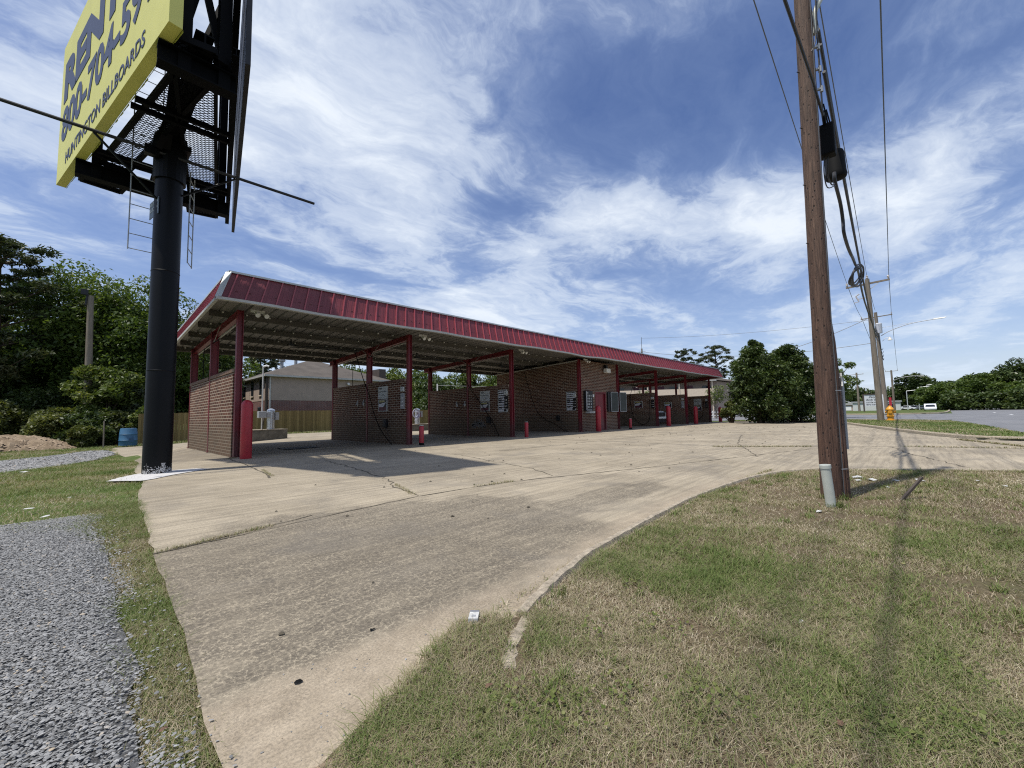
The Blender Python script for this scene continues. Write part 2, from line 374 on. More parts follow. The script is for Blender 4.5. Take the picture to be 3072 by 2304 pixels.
# cedar fence
m, nt, b = mat('fence_board'); v = objco(nt); sp = N(nt, 'ShaderNodeSeparateXYZ'); L(nt, v, sp.inputs[0])
cellx = math_(nt, 'FLOOR', math_(nt, 'DIVIDE', sp.outputs['X'], .145)); wn = N(nt, 'ShaderNodeTexWhiteNoise'); wn.noise_dimensions = '1D'; L(nt, cellx, wn.inputs['W'])
c = ramp(nt, wn.outputs['Value'], [(0, (.155, .105, .035)), (.6, (.215, .15, .052)), (1, (.27, .19, .075))])
c = mix(nt, .7, c, ramp(nt, noise(nt, objco(nt, (14, 1, .8)), 2.2, 6, .7), [(.3, (.6, .6, .6)), (.7, (1.15, 1.15, 1.1))]), 'MULTIPLY')
L(nt, c, b.inputs['Base Color']); b.inputs['Roughness'].default_value = .85; M['fence'] = m
# shingles
m, nt, b = mat('shingle'); v = objco(nt); c = mix(nt, .8, ramp(nt, noise(nt, v, .8, 4), [(.3, (.068, .057, .047)), (.7, (.108, .092, .076))]), ramp(nt, noise(nt, objco(nt, (5, 5, 14)), 3, 3, .8), [(.35, (.65, .65, .65)), (.65, (1.25, 1.22, 1.2))]), 'MULTIPLY')
L(nt, c, b.inputs['Base Color']); b.inputs['Roughness'].default_value = .9; M['shingle'] = m
# billboard vinyl
M['vinyl'] = simple('yellow_vinyl', (.66, .62, .16), .5, 0, .05, 1.2)
M['vinyl_dark'] = simple('yellow_vinyl_edge', (.36, .34, .045), .5, 0, .1, 1.2)
M['navy'] = simple('navy_ink', (.045, .055, .105), .5, 0, .08, 3)
# mansard metal
m, nt, b = mat('mansard_red'); v = objco(nt, (1, 1, 1))
c = ramp(nt, noise(nt, objco(nt, (.7, .7, .3)), 1.0, 5, .6), [(.3, (.140, .020, .028)), (.7, (.195, .031, .042))])
c = mix(nt, .35, c, ramp(nt, noise(nt, objco(nt, (9, 9, .6)), 2, 4, .7), [(.35, (.7, .7, .7)), (.7, (1.2, 1.25, 1.25))]), 'MULTIPLY')
run = ramp(nt, noise(nt, objco(nt, (7, 7, .25)), 2.4, 7, .75), [(.60, 0.0), (.72, 1.0)])
c = mix(nt, math_(nt, 'MULTIPLY', run, .38), c, (.10, .035, .03))
chk = ramp(nt, noise(nt, objco(nt, (1.3, 1.3, 1.3)), 1.7, 6, .7), [(.52, 0.0), (.74, 1.0)])
c = mix(nt, math_(nt, 'MULTIPLY', chk, .30), c, (.33, .12, .13))
L(nt, c, b.inputs['Base Color']); b.inputs['Roughness'].default_value = .5; M['mansard'] = m
M['mansard_seam'] = simple('mansard_seam', (.31, .055, .070), .4, 0, .12, 3)

# ------------------------------------------------------------------ geometry of the ground
APRON = [(0.33, 1.30), (0.42, 1.12), (0.7, 1.1), (1.0, 1.25), (1.3, 1.36), (1.56, 1.44), (2.14, 1.60), (2.57, 1.69), (3.77, 1.79), (5.14, 1.86), (6.64, 1.77),
         (7.55, 1.60), (8.12, 1.36), (8.53, 1.04), (8.86, .38), (9.4, -.47), (9.95, -1.45), (10.3, -3.0), (19.2, -3.0), (18.3, -2.1), (18.6, -1.24), (20.98, -.30), (26.3, 1.16), (31, 2.3), (35.6, 3.5), (39.5, 5.2), (41.5, 8.5), (42, 12), (42.5, 31.2), (1.35, 31.2),
         (1.15, 28), (1.18, 25), (1.41, 20.7), (1.17, 15.1), (0.83, 11.6), (0.80, 9.44), (0.66, 8.3), (0.57, 7.27), (0.50, 5.6), (0.43, 4.18), (0.39, 2.81), (0.36, 2.10), (0.33, 1.77)]
def jag(poly, step=.25, amp=.03, seed=1):
    r = random.Random(seed); out = []
    for i, (x, y) in enumerate(poly):
        x1, y1 = poly[(i+1) % len(poly)]; d = math.hypot(x1-x, y1-y); n = max(1, min(60, int(d/step)))
        for k in range(n):
            t = k/n; a = amp*min(1, max(.3, d)); out.append((x+(x1-x)*t+r.uniform(-a, a)*(k > 0), y+(y1-y)*t+r.uniform(-a, a)*(k > 0)))
    return out
E4 = 3000
# terrain: one sheet to the horizon, with a fine patch round the yard
bm = bmesh.new()
xs = [-E4, -600, -150, -60, -30]+[-20+i*1.0 for i in range(73)]+[60, 80, 120, 200, 500, E4]
ys = [-E4, -600, -150, -60, -30, -10, -5, 0, 5]+[8+i*1.0 for i in range(48)]+[70, 120, 200, 500, E4]
gv = [[bm.verts.new((x, y, gz(x, y)-.03)) for x in xs] for y in ys]
for j in range(len(ys)-1):
    for i in range(len(xs)-1): bm.faces.new((gv[j][i], gv[j][i+1], gv[j+1][i+1], gv[j+1][i]))
me = bpy.data.meshes.new('ground'); bm.to_mesh(me); bm.free(); me.materials.append(M['far_lawn'])
o = bpy.data.objects.new('ground', me); COL.objects.link(o); o['kind'] = 'structure'
apron = sheet('concrete_apron', jag(APRON, .22, .016), 0, M['apron'], (0, 42, 8, 32, 1.0))
NEARLAWN = [(-.4, .2), (-.4, 1.1), (.36, 1.2), (.55, 1.29), (.72, 1.36), (.9, 1.41), (1.05, 1.47), (1.22, 1.51), (1.40, 1.54), (1.52, 1.44), (2.14, 1.56), (2.57, 1.65), (3.77, 1.75), (5.14, 1.82), (6.64, 1.73), (7.55, 1.56), (8.12, 1.32), (8.5, 1.02), (8.84, .38), (9.38, -.45), (9.93, -1.45), (10.28, -3.05), (10.2, -3.4), (-.4, -3.4)]
sheet('lawn', jag(NEARLAWN, .2, .012, 5), .022, M['lawn'], (-1, 11, -4, 2, .5))
STRIP = [(18.9, -2.85), (18.3, -2.25), (18.75, -1.4), (21.05, -.5), (26.35, .98), (31.05, 2.12), (35.65, 3.3), (39.7, 5.0), (41.8, 8.4), (42.4, 12.2), (46.2, 14), (46.6, 9), (46.9, 4.0), (46.2, 1.6), (44.3, -.6), (41, -1.8), (36, -2.3), (31.5, -2.5), (22.6, -2.75)]
sheet('verge', STRIP, .05, M['far_lawn'])
sheet('road', [(-60, -3.1), (10, -3.05), (19.5, -3.0), (22.6, -2.8), (31.5, -2.55), (41, -1.85), (47, -2.2), (80, -3.9), (121, -5.6), (260, -12), (700, -45), (700, -70), (260, -31), (60, -20), (-60, -17)], -.012, M['asphalt'])
sheet('side_road', [(44.3, -.9), (46.3, 1.3), (47.1, 4.0), (46.8, 9), (46.4, 15), (48, 90), (82, 90), (84.5, 15), (82, 6), (81.4, 2.5), (84, -1.5), (89, -3.6), (89, -4.4), (47, -2.3)], -.008, M['asphalt'])
# raised far island
ISL = [(82.6, 60), (85.2, 15), (82.6, 6), (82, 2.6), (84.5, -1.3), (89.3, -3.4), (121, -5.3), (200, -8.5), (200, 60)]
isl = sheet('grass_island', ISL, .10, M['far_lawn'])
sheet('gravel_patch', jag([(-3.0, 1.0), (.16, 1.2), (.17, 1.9), (.20, 2.6), (.16, 3.8), (.18, 4.8), (.0, 5.6), (-.2, 6.1), (-.6, 6.4), (-3.0, 6.6)], .2, .04, 3), -.004, M['gravel_bed'])
sheet('gravel_lane', jag([(-5, 13.0), (-1.2, 15.0), (.06, 20.0), (.95, 23.6), (1.25, 26), (1.1, 28.7), (.4, 29.4), (-.9, 26.3), (-2.05, 25.0), (-6, 23.5)], .5, .12, 4), -.008, M['gravel_bed'], (-6, 2, 13, 30, 1))
sheet('dirt_patch', jag([(.32, 1.40), (.5, 1.27), (.68, 1.28), (.8, 1.18), (.5, .8), (.3, .95), (.2, 1.15)], .12, .02, 8), .026, M['dirt'])

# curbs -------------------------------------------------------------------
def curb(name, line, w, h, z0=-.02, side=1):
    mb = MB(); n = len(line); vs = []
    for i in range(n):
        p = Vector(line[i]); d = (Vector(line[min(i+1, n-1)])-Vector(line[max(i-1, 0)])).normalized(); q = Vector((-d.y, d.x))*side
        zz = gz(*line[i])
        hj = h+random.uniform(-.004, .004)
        for a, z in ((0, z0), (.012, hj*.75), (.035, hj), (w-.02, hj-.004), (w, z0)):
            vs.append((p.x+q.x*a, p.y+q.y*a, zz+z))
    fs = []
    for i in range(n-1):
        for k in range(4): fs.append((i*5+k, i*5+k+1, i*5+6+k, i*5+5+k))
    fs += [(0, 1, 2, 3, 4), tuple((n-1)*5+k for k in (4, 3, 2, 1, 0))]
    mb.add(vs, fs); bm = bmesh.new(); o = mb.build(name, M['concrete_trim'])
    bm.from_mesh(o.data); bmesh.ops.recalc_face_normals(bm, faces=bm.faces[:]); bm.to_mesh(o.data); bm.free()
    return o
def dens(line, st=.12, amp=.006):
    out = []
    for i in range(len(line)-1):
        (x, y), (x1, y1) = line[i], line[i+1]; n = max(1, int(math.hypot(x1-x, y1-y)/st))
        for k in range(n): out.append((x+(x1-x)*k/n+random.uniform(-amp, amp), y+(y1-y)*k/n+random.uniform(-amp, amp)))
    return out+[line[-1]]
def chaikin(l, n=2):
    for _ in range(n):
        o = [l[0]]
        for a, b in zip(l, l[1:]):
            o += [(a[0]*.75+b[0]*.25, a[1]*.75+b[1]*.25), (a[0]*.25+b[0]*.75, a[1]*.25+b[1]*.75)]
        l = o+[l[-1]]
    return l
kl = chaikin([(1.55, 1.50), (1.85, 1.60), (2.15, 1.68), (2.55, 1.77), (3.77, 1.87), (5.14, 1.94), (6.66, 1.86), (7.6, 1.69), (8.2, 1.44), (8.62, 1.08), (8.96, .43), (9.5, -.42), (10.05, -1.42), (10.35, -2.95)], 2)
tag(curb('curb', dens(kl, .08), .085, .036, side=-1), 'low worn concrete curb bending along the near lawn in the foreground', 'curb')
tag(curb('curb', dens([(1.17, 1.22), (1.27, 1.31), (1.39, 1.385), (1.46, 1.415), (1.54, 1.46)], .03, .009), .088, .030, side=-1), 'short broken curb stub half sunk in grass at the near corner', 'curb')
k2 = chaikin([(19.3, -2.95), (18.45, -2.2), (18.7, -1.3), (20.98, -.38), (26.3, 1.08), (31, 2.22), (35.6, 3.4), (39.6, 5.1), (41.7, 8.4)], 2)
tag(curb('curb', dens(k2, .5), .18, .11, side=-1), 'pale concrete curb curving round the far side of the apron', 'curb')
k3 = chaikin([(85.0, 30), (85.2, 15), (82.4, 6), (81.8, 2.6), (84.3, -1.5), (89.3, -3.6), (121, -5.5), (160, -7.3)], 2)
tag(curb('curb', dens(k3, 1.5), .3, .20, side=1), 'concrete curb edging the far grass island across the side road', 'curb')

# joints and cracks in the apron (parts of it)
def ribbon(pts, w, amp, seed, z=.004, st=.15):
    r = random.Random(seed); out = []
    for i in range(len(pts)-1):
        (x, y), (x1, y1) = pts[i], pts[i+1]; n = max(1, int(math.hypot(x1-x, y1-y)/st))
        for k in range(n+(i == len(pts)-2)): out.append((x+(x1-x)*k/n+r.uniform(-amp, amp), y+(y1-y)*k/n+r.uniform(-amp, amp)))
    vs = []; n = len(out)
    for i, p in enumerate(out):
        a = Vector(out[max(i-1, 0)]); c = Vector(out[min(i+1, n-1)]); d = (c-a); d = d.normalized() if d.length > 0 else Vector((1, 0)); q = Vector((-d.y, d.x)); ww = w*r.uniform(.3, 1.5)
        for s_ in (-.5, .5): vs.append((p[0]+q.x*ww*s_, p[1]+q.y*ww*s_, gz(*p)+z))
    return vs, [(2*i, 2*i+2, 2*i+3, 2*i+1) for i in range(n-1)]
M['joint'] = simple('joint_dirt', (.085, .072, .05), .95, 0, .4, 12)
jl = [([(.43, 4.22), (3.0, 4.56), (4.55, 4.42), (7.3, 3.5), (12.87, 1.9)], .022, .012), ([(.45, 4.22), (1.7, 4.55)], .012, .02),
      ([(2.75, 13.1), (2.66, 11), (2.45, 8.7), (2.3, 8.0)], .03, .02), ([(3.3, 13.0), (8.2, 13.0), (42, 12.9)], .03, .012),
      ([(4.1, 10.2), (3.9, 8.27), (3.55, 6.33), (3.2, 5.4), (3.02, 4.6)], .022, .05), ([(6.9, 8.7), (6.35, 6.8), (5.9, 5.2), (5.4, 4.3)], .016, .04),
      ([(12.4, 4.1), (13.6, 1.98), (14.6, 0.2), (15.2, -2)], .03, .03), ([(18.8, 5.1), (14, 3.9), (10.3, 2.5)], .025, .03),
      ([(10.1, -.6), (12.5, .1), (14.3, .4)], .025, .05), ([(18.3, -.95), (15.5, -2.0), (13.2, -2.6)], .045, .05), ([(8.2, 8.4), (12, 8.3), (20, 8.1), (34, 7.4)], .025, .04),
      ([(20.5, 13), (20.6, 7.9), (20.9, 2)], .03, .02), ([(30.5, 12.9), (30.6, 7), (31, 3)], .03, .02), ([(13, 13), (13.1, 8.4), (12.7, 4.1)], .025, .02)]
mb = MB()
for i, (p, w, a) in enumerate(jl): mb.add(*ribbon(p, w, a, 50+i))
mb.build('expansion_joint', M['joint'], apron)
# dark debris specks
mb = MB(); r = random.Random(4)
for i in range(260):
    x = r.uniform(2.5, 30); y = r.uniform(3, 12.8)
    if i < 14: x, y = r.uniform(.5, 5), r.uniform(2, 6)
    s = r.uniform(.008, .03)*(1+x*.04)*.7
    mb.add([(x-s, y-s*.4, .006), (x+s*.6, y-s, .006), (x+s, y+s*.5, .006), (x-s*.3, y+s, .006), (x, y, .006+s*.6)], [(0, 1, 4), (1, 2, 4), (2, 3, 4), (3, 0, 4)])
o = mb.build('leaf_litter', M['joint']); tag(o, 'scattered dark crumbs and leaf bits on the concrete', 'debris', kind='stuff')
# floor drain grate in bay one
t = thing('floor_drain', 'dark rectangular floor drain grate in the first wash bay', 'drain', (5.3, 15.3, 0))
mb = MB(); mb.box(4.75, 5.85, 14.85, 15.8, .004, .012); mb.build('drain_pit', M['rubber'], t)
mb = MB()
for i in range(22): mb.box(4.78+i*.05, 4.795+i*.05, 14.87, 15.78, .0125, .02)
mb.build('grate', M['dark_metal'], t)
# road paint
for (a, b_) in (((92, -8.7), (97, -8.95)), ((70.5, -7.9), (74.5, -8.1)), ((50, -7.0), (54, -7.2)), ((30, -6.4), (34, -6.5))):
    d = (Vector(b_)-Vector(a)).normalized(); q = Vector((-d.y, d.x))*.09
    mb = MB(); mb.add([(a[0]-q.x, a[1]-q.y, -.006), (b_[0]-q.x, b_[1]-q.y, -.006), (b_[0]+q.x, b_[1]+q.y, -.006), (a[0]+q.x, a[1]+q.y, -.006)], [(0, 1, 2, 3)])
    o = mb.build('road_marking', M['white']); o['kind'] = 'structure'

# ------------------------------------------------------------------ car wash building
CX = [3.0, 8.4, 13.85, 19.3, 23.45, 29.0, 34.5, 40.0]
FX0, FX1 = 2.28, 40.45
zd = lambda y: 4.27-.045*(y-12.2)     # underside of the deck
cw = thing('car_wash_building', 'long open car wash with red mansard roof edge, red columns and brick bay walls', 'car wash', (3.0, 13.3, 0))
for i, x in enumerate(CX):
    for j, y in enumerate((13.3, 16.35, 19.75)):
        if i in (3, 4) and j > 0: continue
        mb = MB(); zt = zd(y)-.17
        mb.ibeam((x, y, 0), (x, y, zt), .15 if j == 0 else .12, .15 if j == 0 else .22, up=(1, 0, 0), t=.014)
        mb.box(x-.13, x+.13, y-.12, y+.12, 0, .015)
        mb.build('column', M['red'], cw)
for i, x in enumerate(CX):
    if i in (3, 4): continue
    mb = MB()
    for (ya, yb) in ((13.41, 16.265), (16.435, 19.67)): mb.box(x-.10, x+.10, ya, yb, 0, 2.32)
    wl = mb.build('bay_wall', M['brick_y'], cw)
    mb = MB()
    for (ya, yb) in ((13.41, 16.265), (16.435, 19.67)): mb.box(x-.125, x+.125, ya, yb, 2.322, 2.42)
    mb.build('wall_cap', M['rowlock'], cw)
# equipment room
ztop = lambda y: zd(y)-.19
def yz_wall(mb, x0, x1, y0, y1, z0=0):
    vs = [(x0, y0, z0), (x1, y0, z0), (x1, y1, z0), (x0, y1, z0), (x0, y0, ztop(y0)), (x1, y0, ztop(y0)), (x1, y1, ztop(y1)), (x0, y1, ztop(y1))]
    mb.add(vs, [(0, 3, 2, 1), (4, 5, 6, 7), (0, 1, 5, 4), (2, 3, 7, 6), (0, 4, 7, 3), (1, 2, 6, 5)])
for x in (19.3, 23.45):
    mb = MB(); yz_wall(mb, x-.1, x+.1, 13.41, 19.8); mb.build('room_side_wall', M['brick_y'], cw)
mb = MB()
mb.box(19.415, 20.86, 13.3, 13.5, 0, ztop(13.5)); mb.box(22.04, 23.335, 13.3, 13.5, 0, ztop(13.5)); mb.box(20.862, 22.038, 13.3, 13.5, 2.26, ztop(13.5))
mb.build('front_wall', M['brick_x'], cw)
mb = MB(); mb.box(19.415, 23.335, 19.6, 19.8, 0, 3.7); mb.build('rear_wall', M['brick_x'], cw)
mb = MB(); mb.box(20.95, 21.95, 13.37, 13.42, .02, 2.18); dr = mb.build('door', M['red'], cw)
mb = MB(); mb.box(20.866, 20.945, 13.28, 13.46, 0, 2.25); mb.box(21.955, 22.034, 13.28, 13.46, 0, 2.25); mb.box(20.946, 21.954, 13.28, 13.46, 2.185, 2.25); mb.build('door_frame', M['red'], dr)
mb = MB(); mb.lathe((21.05, 13.33, 1.02), [(.0, -.03), (.03, -.02), (.035, 0), (.03, .02), (0, .03)], 10); mb.build('handle', M['galv'], dr)
# beams
for i, x in enumerate(CX):
    mb = MB(); y0, y1 = 13.42, 20.35
    for dzz in (-.006, -.194): mb.beam((x, y0, zd(y0)-.17+dzz), (x, y1, zd(y1)-.17+dzz), .13, .012)
    mb.beam((x, y0, zd(y0)-.27), (x, y1, zd(y1)-.27), .012, .174)
    if i in (3, 4):
        mb = MB(); sx = -1 if i == 3 else 1
        mb.beam((x+sx*.14, 13.3, zd(13.3)-.26), (x+sx*.14, 19.9, zd(19.9)-.26), .05, .05)
        mb.build('edge_angle', M['gutter'], cw)
    else:
        mb.build('roof_beam', [M['red']], cw)
        mb = MB(); mb.beam((x+.1, 13.5, zd(13.5)-.385), (x+.1, 20.2, zd(20.2)-.385), .035, .035); mb.build('conduit', M['gutter'], cw)
# purlins with their clips
for k, y in enumerate((14.3, 15.9, 17.5, 19.1, 20.4)):
    mb = MB(); z = zd(y)
    mb.box(FX0+.18, FX1-.18, y-.006, y+.006, z-.165, z-.012); mb.box(FX0+.18, FX1-.18, y-.006, y+.055, z-.168, z-.1652); mb.box(FX0+.18, FX1-.18, y-.055, y+.006, z-.0118, z-.004)
    mb.m = 1; xx = FX0+.5
    while xx < FX1-.4: mb.box(xx-.022, xx+.022, y-.075, y-.007, z-.05, z-.013); xx += .61
    mb.build('purlin', [M['purlin'], M['clip']], cw)
# ribbed deck
mb = MB(); xx = FX0+.12; prof = []
while xx < FX1-.15:
    prof += [(xx, 0), (xx+.235, 0), (xx+.25, .035), (xx+.29, .035)]; xx += .305
y0, y1 = 12.28, 20.6; vs = []
for (x, dz) in prof: vs += [(x, y0, zd(y0)+dz), (x, y1, zd(y1)+dz)]
mb.add(vs, [(2*i, 2*i+1, 2*i+3, 2*i+2) for i in range(len(prof)-1)]); mb.build('roof_deck', M['deck'], cw)
# mansard: sloped panels with standing seams on the front and both ends
def mansard(name, a0, a1, b0, b1, step=.362, shift=.2):
    """a0->a1 bottom line, b0->b1 top line"""
    a0, a1, b0, b1 = map(Vector, (a0, a1, b0, b1)); mb = MB()
    nrm = (a1-a0).cross(b0-a0).normalized()
    th = nrm*-.02
    mb.add([a0, a1, b1, b0, a0+th, a1+th, b1+th, b0+th], [(0, 1, 2, 3), (7, 6, 5, 4), (0, 4, 5, 1), (2, 6, 7, 3), (0, 3, 7, 4), (1, 5, 6, 2)])
    n = int((a1-a0).length/step); mb.m = 1
    for i in range(n+1):
        t = (i*step+shift)/(a1-a0).length
        if t > .995: break
        p = a0.lerp(a1, t); q = b0.lerp(b1, t)
        j = random.uniform(-.008, .008); d = (a1-a0).normalized()*j
        mb.beam(p+nrm*.018, q+d+nrm*.018, .032, .036, nrm)
        for ff in (.33, .66):
            t2 = t+ff*step/(a1-a0).length
            if t2 < .99: mb.m = 0; mb.beam(a0.lerp(a1, t2)+nrm*.003, b0.lerp(b1, t2)+nrm*.003, .03, .005, nrm); mb.m = 1
    return mb.build(name, [M['mansard'], M['mansard_seam']], cw)
YR = 20.75; zr = -.045*(YR-12.2)
A = (FX0, 12.2, 4.06); B = (FX1, 12.2, 4.06); At = (FX0+.27, 12.5, 4.82); Bt = (FX1-.27, 12.5, 4.82)
C_ = (FX0, YR, 4.06+zr); Ct = (FX0+.27, YR-.3, 4.82+zr); D = (FX1, YR, 4.06+zr); Dt = (FX1-.27, YR-.3, 4.82+zr)
mansard('front_mansard', A, B, At, Bt)
mansard('end_mansard', C_, A, Ct, At, shift=.1)
mansard('end_mansard', B, D, Bt, Dt, shift=.1)
mb = MB(); mb.box(FX0, FX1, YR-.16, YR-.13, 4.12+zr, 4.24+zr); mb.build('rear_fascia', M['bronze'], cw)
# gutter, corner trims, top flashing
mb = MB(); pts = []
n = 60
for i in range(n):
    x0 = FX0-.05+(FX1-FX0+.1)*i/n; x1 = FX0-.05+(FX1-FX0+.1)*(i+1)/n
    w = lambda x: .012*math.sin(x*.9)+.010*math.sin(x*2.3)-.03*math.exp(-((x-18.0)/1.2)**2)+.028*math.exp(-((x-20.5)/1.5)**2)
    z0_, z1_ = 4.03+w(x0), 4.03+w(x1)
    mb.add([(x0, 12.13, z0_-.035), (x1, 12.13, z1_-.035), (x1, 12.26, z1_-.035), (x0, 12.26, z0_-.035), (x0, 12.13, z0_+.03), (x1, 12.13, z1_+.03), (x1, 12.2, z1_+.03), (x0, 12.2, z0_+.03)],
           [(0, 3, 2, 1), (4, 5, 6, 7), (0, 1, 5, 4), (2, 3, 7, 6)]+([(0, 4, 7, 3)] if i == 0 else [])+([(1, 2, 6, 5)] if i == n-1 else []))
mb.build('front_gutter', M['gutter'], cw)
for xe in (FX0-.03, FX1+.03):
    mb = MB(); mb.beam((xe, 12.3, 4.0205), (xe, YR, 4.025+zr), .07, .07); mb.build('edge_trim', M['gutter'], cw)
for (p, q, s) in ((A, At, -1), (B, Bt, 1)):
    p = Vector(p); q = Vector(q); nr = Vector((s*.7, -.7, .25)).normalized()
    mb = MB(); mb.beam(p+nr*.022, q+nr*.022, .15, .016, nr); mb.build('corner_trim', M['galv'], cw)
mb = MB(); mb.beam((At[0]-.02, At[1], At[2]+.02), (Bt[0]+.02, Bt[1], Bt[2]+.02), .09, .05); mb.beam((At[0], At[1]+.06, At[2]+.017), (Ct[0], Ct[1], Ct[2]+.02), .09, .05); mb.beam((Bt[0], Bt[1]+.06, Bt[2]+.017), (Dt[0], Dt[1], Dt[2]+.02), .09, .05)
mb.build('top_flashing', M['galv'], cw)

# bollards
def bollard(x, y, r_, h, label, group, dome=True, base=False):
    t = thing('bollard', label, 'bollard', (x, y, 0), group)
    prof = [(r_*.97, 0), (r_, .02), (r_, h-r_ if dome else h-.03)]
    if dome: prof += [(r_*math.cos(a*PI/12), h-r_+r_*math.sin(a*PI/12)) for a in range(1, 6)]+[(.005, h)]
    else: prof += [(r_*.96, h-.02), (r_*.3, h), (.004, h)]
    mb = MB(); mb.lathe((x, y, 0), prof, 24); mb.build('post', M['red_bollard'], t, smooth=True)
    if base:
        mb = MB(); mb.lathe((x, y, 0), [(r_*1.02, 0), (r_*1.02, .07), (r_*.99, .09)], 20); mb.build('scuffed_base', M['rubber'], t, smooth=True)
    if not dome:
        mb = MB(); mb.lathe((x, y, h+.001), [(r_*.9, 0), (r_*.85, .012), (.01, .014)], 20); mb.build('cap', M['clip'], t, smooth=True)
    return t
G1 = 'tall red bollards guarding the wash bays'; G2 = 'short red stub bollards at the bay entrances'
bollard(3.06, 12.60, .135, 1.53, 'large glossy red bollard beside the nearest corner column', G1)
bollard(8.42, 12.55, .085, .68, 'short red stub bollard with a black scuffed foot by the second column', G2, False, True)
bollard(13.92, 12.5, .085, .67, 'short red stub bollard before the third column', G2, False)
bollard(20.05, 12.62, .15, 1.44, 'tall red bollard just left of the red door', G1)
bollard(23.75, 12.65, .085, .64, 'short red stub bollard right of the equipment room', G2, False, True)
bollard(29.55, 12.72, .16, 1.45, 'tall red bollard just in front of the white pickup', G1)
bollard(34.9, 12.75, .16, 1.44, 'tall red bollard before the last bay sign', G1)
bollard(41.4, 12.9, .15, 1.41, 'tall red bollard standing clear beyond the far end of the roof', G1)

# signs, boards, boxes on bay walls (face at x = wall - .1, normal -x)
def wall_sign(xw, ya, yb, z0, z1, name, label, cat, group, face_fn, th=.03):
    xf = xw-.102
    t = thing(name, label, cat, (xf, (ya+yb)/2, z0), group)
    mb = MB(); mb.box(xf-th, xf, ya, yb, z0, z1); mb.build('board', M['sign_white'], t)
    face_fn(t, xf-th-.003, ya, yb, z0, z1); return t
M['sign_white'] = simple('sign_face', (.50, .52, .50), .55, 0, .08, 4)
M['sign_ink'] = simple('sign_ink', (.09, .10, .10), .6)
M['sign_strip'] = simple('sign_strip_white', (.62, .63, .66), .5, 0, .1, 6)
M['sign_black'] = simple('sign_black', (.014, .014, .017), .45)
M['maroon'] = simple('poster_maroon', (.10, .02, .035), .5)
M['poster_yel'] = simple('poster_yellow', (.42, .38, .16), .5)
def text_ob(body, size, name, matl, mtx, parent=None, extr=.002, off=0.0, sx=1.0, shear=0, align='LEFT'):
    cu = bpy.data.curves.new(name, 'FONT'); cu.body = body; cu.size = size; cu.extrude = extr; cu.offset = off; cu.shear = shear; cu.align_x = align; cu.resolution_u = 3
    ob = bpy.data.objects.new(name, cu); COL.objects.link(ob)
    dg = bpy.context.evaluated_depsgraph_get(); dg.update(); me = bpy.data.meshes.new_from_object(ob.evaluated_get(dg)); bpy.data.objects.remove(ob)
    me.materials.clear(); me.materials.append(matl)
    W = max(v.co.x for v in me.vertices)-min(v.co.x for v in me.vertices)
    o0 = origin(parent) if parent else Vector((0, 0, 0))
    me.transform(Matrix.Diagonal((sx, 1, 1, 1))); me.transform(mtx); me.transform(Matrix.Translation(-o0))
    o = bpy.data.objects.new(name, me); COL.objects.link(o)
    if parent: o.parent = parent; ORG[o.name] = o0
    return o, W
def frame_mtx(o, right, up):
    r = Vector(right).normalized(); u = Vector(up).normalized(); n = r.cross(u)
    m = Matrix((r, u, n)).transposed().to_4x4(); m.translation = Vector(o); return m
def sign_text_face(t, x, ya, yb, z0, z1):
    # seen from -x the reader's left is +y
    mb = MB(); H = z1-z0; W = yb-ya
    mb.box(x, x+.002, yb-W*.42, yb-W*.12, z1-H*.22, z1-H*.10)
    for k, (f0, f1, w0, w1, hh) in enumerate(((.34, .46, .1, .9, .10), (.62, .66, .1, .8, .035), (.72, .75, .1, .88, .03), (.85, .88, .1, .8, .03))):
        n = 7 if k == 0 else 12; r = random.Random(k)
        for i in range(n):
            if r.random() < .12: continue
            a = w0+(w1-w0)*i/n; b_ = w0+(w1-w0)*(i+.72)/n
            mb.box(x, x+.002, yb-W*b_, yb-W*a, z1-H*f1, z1-H*(f1-hh*r.uniform(.6, 1)))
    mb.build('lettering', M['sign_ink'], t)
def poster_face(t, x, ya, yb, z0, z1):
    W = yb-ya; H = z1-z0
    mb = MB(); mb.box(x+.0005, x+.0025, ya+W*.05, yb-W*.05, z0+H*.05, z1-H*.05); mb.build('picture', M['sign_black'], t)
    mb = MB(); mb.add([(x, yb-W*.07, z0+H*.38), (x, yb-W*.07, z0+H*.62), (x, ya+W*.1, z0+H*.76), (x, ya+W*.4, z0+H*.38)], [(0, 1, 2, 3)]); mb.build('picture_highlight', M['sign_strip'], t)
    mb = MB(); mb.box(x, x+.0004, ya+W*.08, yb-W*.08, z0+H*.07, z0+H*.36); mb.build('picture_lower', M['maroon'], t)
    mb = MB(); mb.box(x, x+.0004, ya+W*.25, yb-W*.1, z0+H*.78, z0+H*.92); mb.build('picture_caption', M['poster_yel'], t)
def menu_face(t, x, ya, yb, z0, z1):
    W = yb-ya; H = z1-z0
    mb = MB(); mb.box(x+.0005, x+.0025, ya+.03, yb-.03, z0+.03, z1-.03); mb.build('menu_panel', M['sign_black'], t)
    mb = MB(); r = random.Random(2); n = 8
    for i in range(n):
        za = z1-H*(.06+.105*i)-H*.07; w1 = .95
        mb.box(x-.001, x+.0003, ya+W*.07, yb-W*(.07 if i in (0, 1, 2, 5, 6) else .42), za, za+H*.062)
        if i in (3, 4, 7):
            for k in range(5): mb.box(x-.001, x+.0003, yb-W*(.12+.06*k), yb-W*(.09+.06*k), za+.01, za+H*.05)
    mb.box(x-.001, x+.0003, ya+W*.35, yb-W*.07, z0+H*.035, z0+H*.12)
    mb.build('menu_strip', M['sign_strip'], t)
